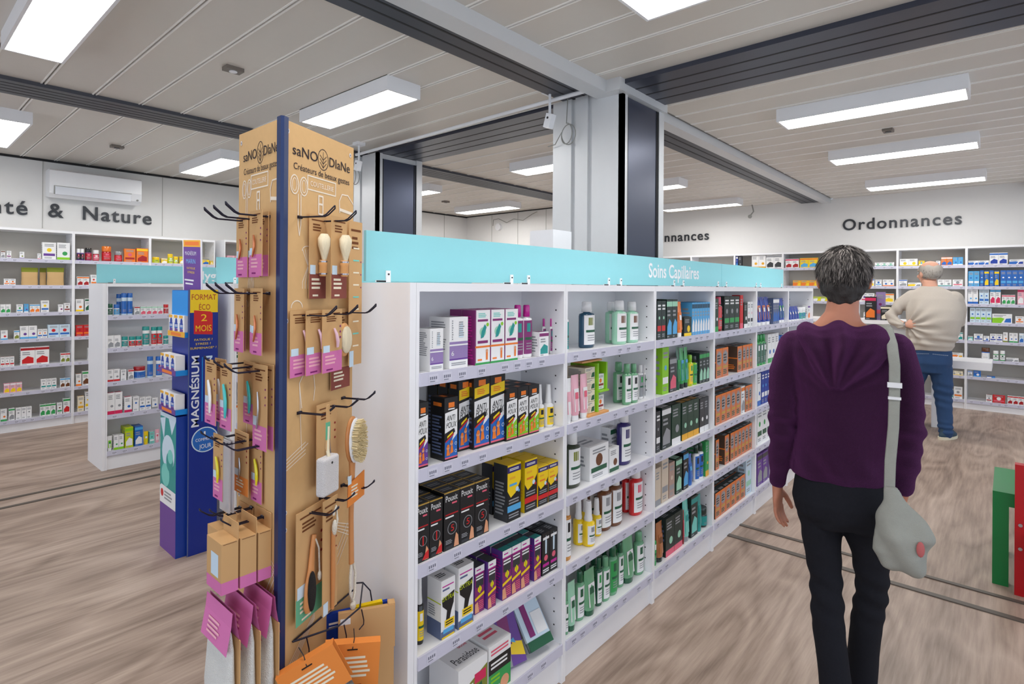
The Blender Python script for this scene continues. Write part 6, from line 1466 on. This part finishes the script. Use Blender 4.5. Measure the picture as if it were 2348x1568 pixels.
# ------------------------------------------------------------------ her shoulder bag
bag = empty('shoulder_bag', (2.09, .40, 0), radians(10.8) - pi/2, 'soft pale grey shoulder bag on the walking person\'s right hip', 'bag')
g = MB()
g.rings([(.152, -.150, .605, .028, .014), (.148, -.150, .620, .046, .026), (.147, -.152, .665, .068, .038), (.150, -.152, .72, .074, .038), (.145, -.150, .765, .057, .030), (.133, -.148, .81, .033, .018), (.118, -.146, .848, .017, .008)], 28)
def dg_(p, n): return n*(.010*noise.noise(p*16) + .007*sin((p.x - .13)*60 + (p.z - .85)*35)*max(0, min(1, (.85 - p.z)*7)))
BAGM = mat('grey_canvas', rgb(160, 162, 154), .8, noise_amt=.08, nscale=40, bump=.5, bscale=500)
organic('bag_body', g, .005, 3, BAGM, bag, dg_)
m = MB(); m.tube([(.135, -.146, .81), (.118, -.142, .845), (.120, -.135, .92), (.128, -.122, 1.02), (.130, -.118, 1.12), (.130, -.116, 1.20), (.124, -.104, 1.26), (.115, -.060, 1.302), (.110, 0, 1.312), (.112, .060, 1.292), (.120, .100, 1.22), (.135, .115, 1.10), (.165, .125, .95)], (.0142, .0018), 10, flat=(0, -1, .01)); 
m.tube([(.165, .125, .95), (.155, .125, .86), (.152, .11, .78), (.150, .05, .74), (.150, -.05, .735), (.150, -.115, .735)], (.0018, .0142), 10)
m.build('strap', BAGM, bag)
m = MB(); m.box(.112, .148, -.128, -.1205, 1.135, 1.150); m.box(.114, .146, -.127, -.119, 1.10, 1.108); m.build('strap_slider', WHITEP, bag)
m = MB(); m.ball((.188, -.188, .70), .010, .004, .022, 12); m.build('red_patch', mat('faded_red', rgb(190, 100, 100), .7), bag)

# ------------------------------------------------------------------ the man at the counter
hd = atan2(.45, 6.85)
Mx, My = 6.85 - .13*sin(hd), .45 + .13*cos(hd)
Mn = person('person', (Mx, My, 0), hd, 'grey haired person in a beige sweater and jeans, hand on hip, at the counter')
b = MB(); AM = headform(b, Vector((0, .03, 1.592)), 1.12, radians(38))
b.rings([(0, .01, 1.52, .055, .060), (.005, 0, 1.46, .062, .065), (.02, 0, 1.42, .11, .075), (.03, 0, 1.38, .15, .09), (.03, 0, 1.2, .16, .12), (.03, 0, 1.0, .16, .13), (.01, 0, .85, .14, .12), (.01, 0, .74, .13, .10), (.01, 0, .69, .09, .07)], 28)
limb(b, [(-.14, 0, 1.36, .045), (-.315, -.02, 1.155, .038), (-.20, -.10, 1.085, .028), (-.175, -.115, 1.085, .026)]); hand(b, (-.185, -.118, 1.085), (1, -.25, .05), (0, 0, 1), (0, 1, 0), .35, 1.02)
limb(b, [(.20, 0, 1.36, .045), (.225, .10, 1.12, .038), (.10, .28, 1.12, .028), (.08, .30, 1.12, .026)]); hand(b, (.08, .30, 1.12), (-1, .35, .1), (0, 0, 1), (0, -1, 0), .4, 1.02)
limb(b, [(-.07, 0, .68, .07), (-.14, .02, .38, .05), (-.18, 0, .10, .035)]); limb(b, [(.095, 0, .68, .07), (.12, .02, .40, .05), (.135, -.01, .10, .035)])
organic('body', b, .006, 3, SKINM, Mn); face_parts(Mn, AM, 1.12)
s_ = MB()
s_.rings([(.005, 0, 1.462, .070, .070), (.012, 0, 1.435, .115, .085), (.02, 0, 1.40, .170, .105), (.03, -.005, 1.34, .205, .135), (.038, -.015, 1.24, .222, .165), (.040, -.02, 1.14, .220, .178), (.030, -.015, 1.04, .210, .175), (.015, -.01, .94, .200, .160), (.008, 0, .87, .180, .145), (.006, 0, .845, .172, .138)], 40)
limb(s_, [(-.13, 0, 1.355, .072), (-.22, -.01, 1.28, .066), (-.305, -.02, 1.165, .056), (-.27, -.06, 1.11, .050), (-.215, -.10, 1.080, .040), (-.200, -.108, 1.082, .034)], 18)
limb(s_, [(.19, 0, 1.35, .070), (.225, .05, 1.24, .062), (.225, .11, 1.12, .054), (.15, .22, 1.12, .044), (.11, .27, 1.12, .038)], 18)
def dm(p, n):
    f = .006*noise.noise(p*7); cx, cz = -.17, 1.08
    if p.y < .02:
        a = atan2(p.z - cz, p.x - cx); d = sqrt((p.x - cx)**2 + (p.z - cz)**2); f += .012*sin(a*13 + .5*noise.noise(p*9))*exp(-((d - .12)/.13)**2)*(1 if p.x > -.2 else .5)
        f += .010*exp(-((p.z - .935)/.05)**2)*sin(p.z*85 + p.x*9)
    return n*f
organic('sweater', s_, .008, 3, mat('beige_wool', rgb(200, 191, 180), .9, noise_amt=.05, nscale=120, bump=.6, bscale=500, spec=.2), Mn, dm)
m = MB(); m.tube([(-.190, -.1165, 1.084), (-.178, -.1195, 1.085)], .030, 16); m.build('wrist_watch', CHROME, Mn)
t_ = MB(); t_.rings([(.008, 0, .868, .160, .125), (.010, 0, .82, .170, .135), (.012, -.005, .72, .172, .138), (.010, 0, .63, .150, .115)], 32)
limb(t_, [(-.075, 0, .68, .095), (-.115, .01, .52, .080), (-.15, .02, .38, .068), (-.175, .01, .20, .062), (-.185, 0, .06, .064)], 18); limb(t_, [(.090, 0, .68, .095), (.105, .01, .52, .082), (.112, .02, .40, .072), (.125, .01, .22, .062), (.135, -.01, .06, .058)], 18)
def dj(p, n): return n*(.004*noise.noise(p*13) + .005*exp(-((p.z - .42)/.12)**2)*sin(p.z*80 + p.x*20) + .005*exp(-((p.z - .10)/.06)**2)*sin(p.z*120))
jm = organic('jeans', t_, .007, 3, mat('blue_denim', rgb(38, 70, 112), .85, noise_amt=.25, nscale=12, bump=.5, bscale=700), Mn, dj)
m = MB()
for sg in (-1, 1):
    for k in range(8):
        x0 = .01 + sg*(.02 + k*.015); m.box(x0, x0 + .012, -.1405, -.1385, .815 - .0008*k, .819 - .0008*k)
m.build('pocket_stitching', mat('pale_stitching', rgb(150, 160, 175), .8), jm)
for x, y, rz in ((-.19, .03, .2), (.150, .035, -.5)):
    q = Matrix.Translation((x, y, 0)) @ Matrix.Rotation(rz, 4, 'Z')
    m = MB(); m.rings([(0, 0, .022, .046, .125), (0, 0, .045, .045, .122), (0, -.02, .080, .038, .085), (0, -.055, .105, .034, .045)], 20); m.v = [tuple(q @ Vector(p)) for p in m.v]; sh = organic('shoe', m, .007, 2, mat('navy_sneaker', rgb(40, 66, 84), .7), Mn)
    m = MB(); m.rings([(0, 0, 0, .048, .130), (0, 0, .026, .050, .134)], 24); m.v = [tuple(q @ Vector(p)) for p in m.v]; m.build('sole', mat('cream_sole', rgb(226, 220, 196), .6), sh)
h_ = MB()
AH = AM @ Matrix.Scale(1.12, 4)
def shell(u0):
    pass
m = strands(AM, 1.12, 9000, lambda u: (-.62 if u.y < .2 else -.15), rgb(186, 180, 172), 21, .018, .035, .10, crown=lambda u: u.z > .52 + .15*noise.noise(u*3) or u.y > .62, rad=(.078, .096, .088), off=(0, -.010, .018), wd=.0022, down=1.2)
m.build('hair', MATTE, Mn)
m = strands(AM, 1.12, 3500, lambda u: (-.55 if u.y < .2 else -.1), rgb(120, 112, 104), 25, .015, .03, .08, crown=lambda u: u.z > .2 or u.y > .6, rad=(.078, .096, .088), off=(0, -.010, .018), wd=.002, down=1.2)
m.build('hair_underside', MATTE, Mn)
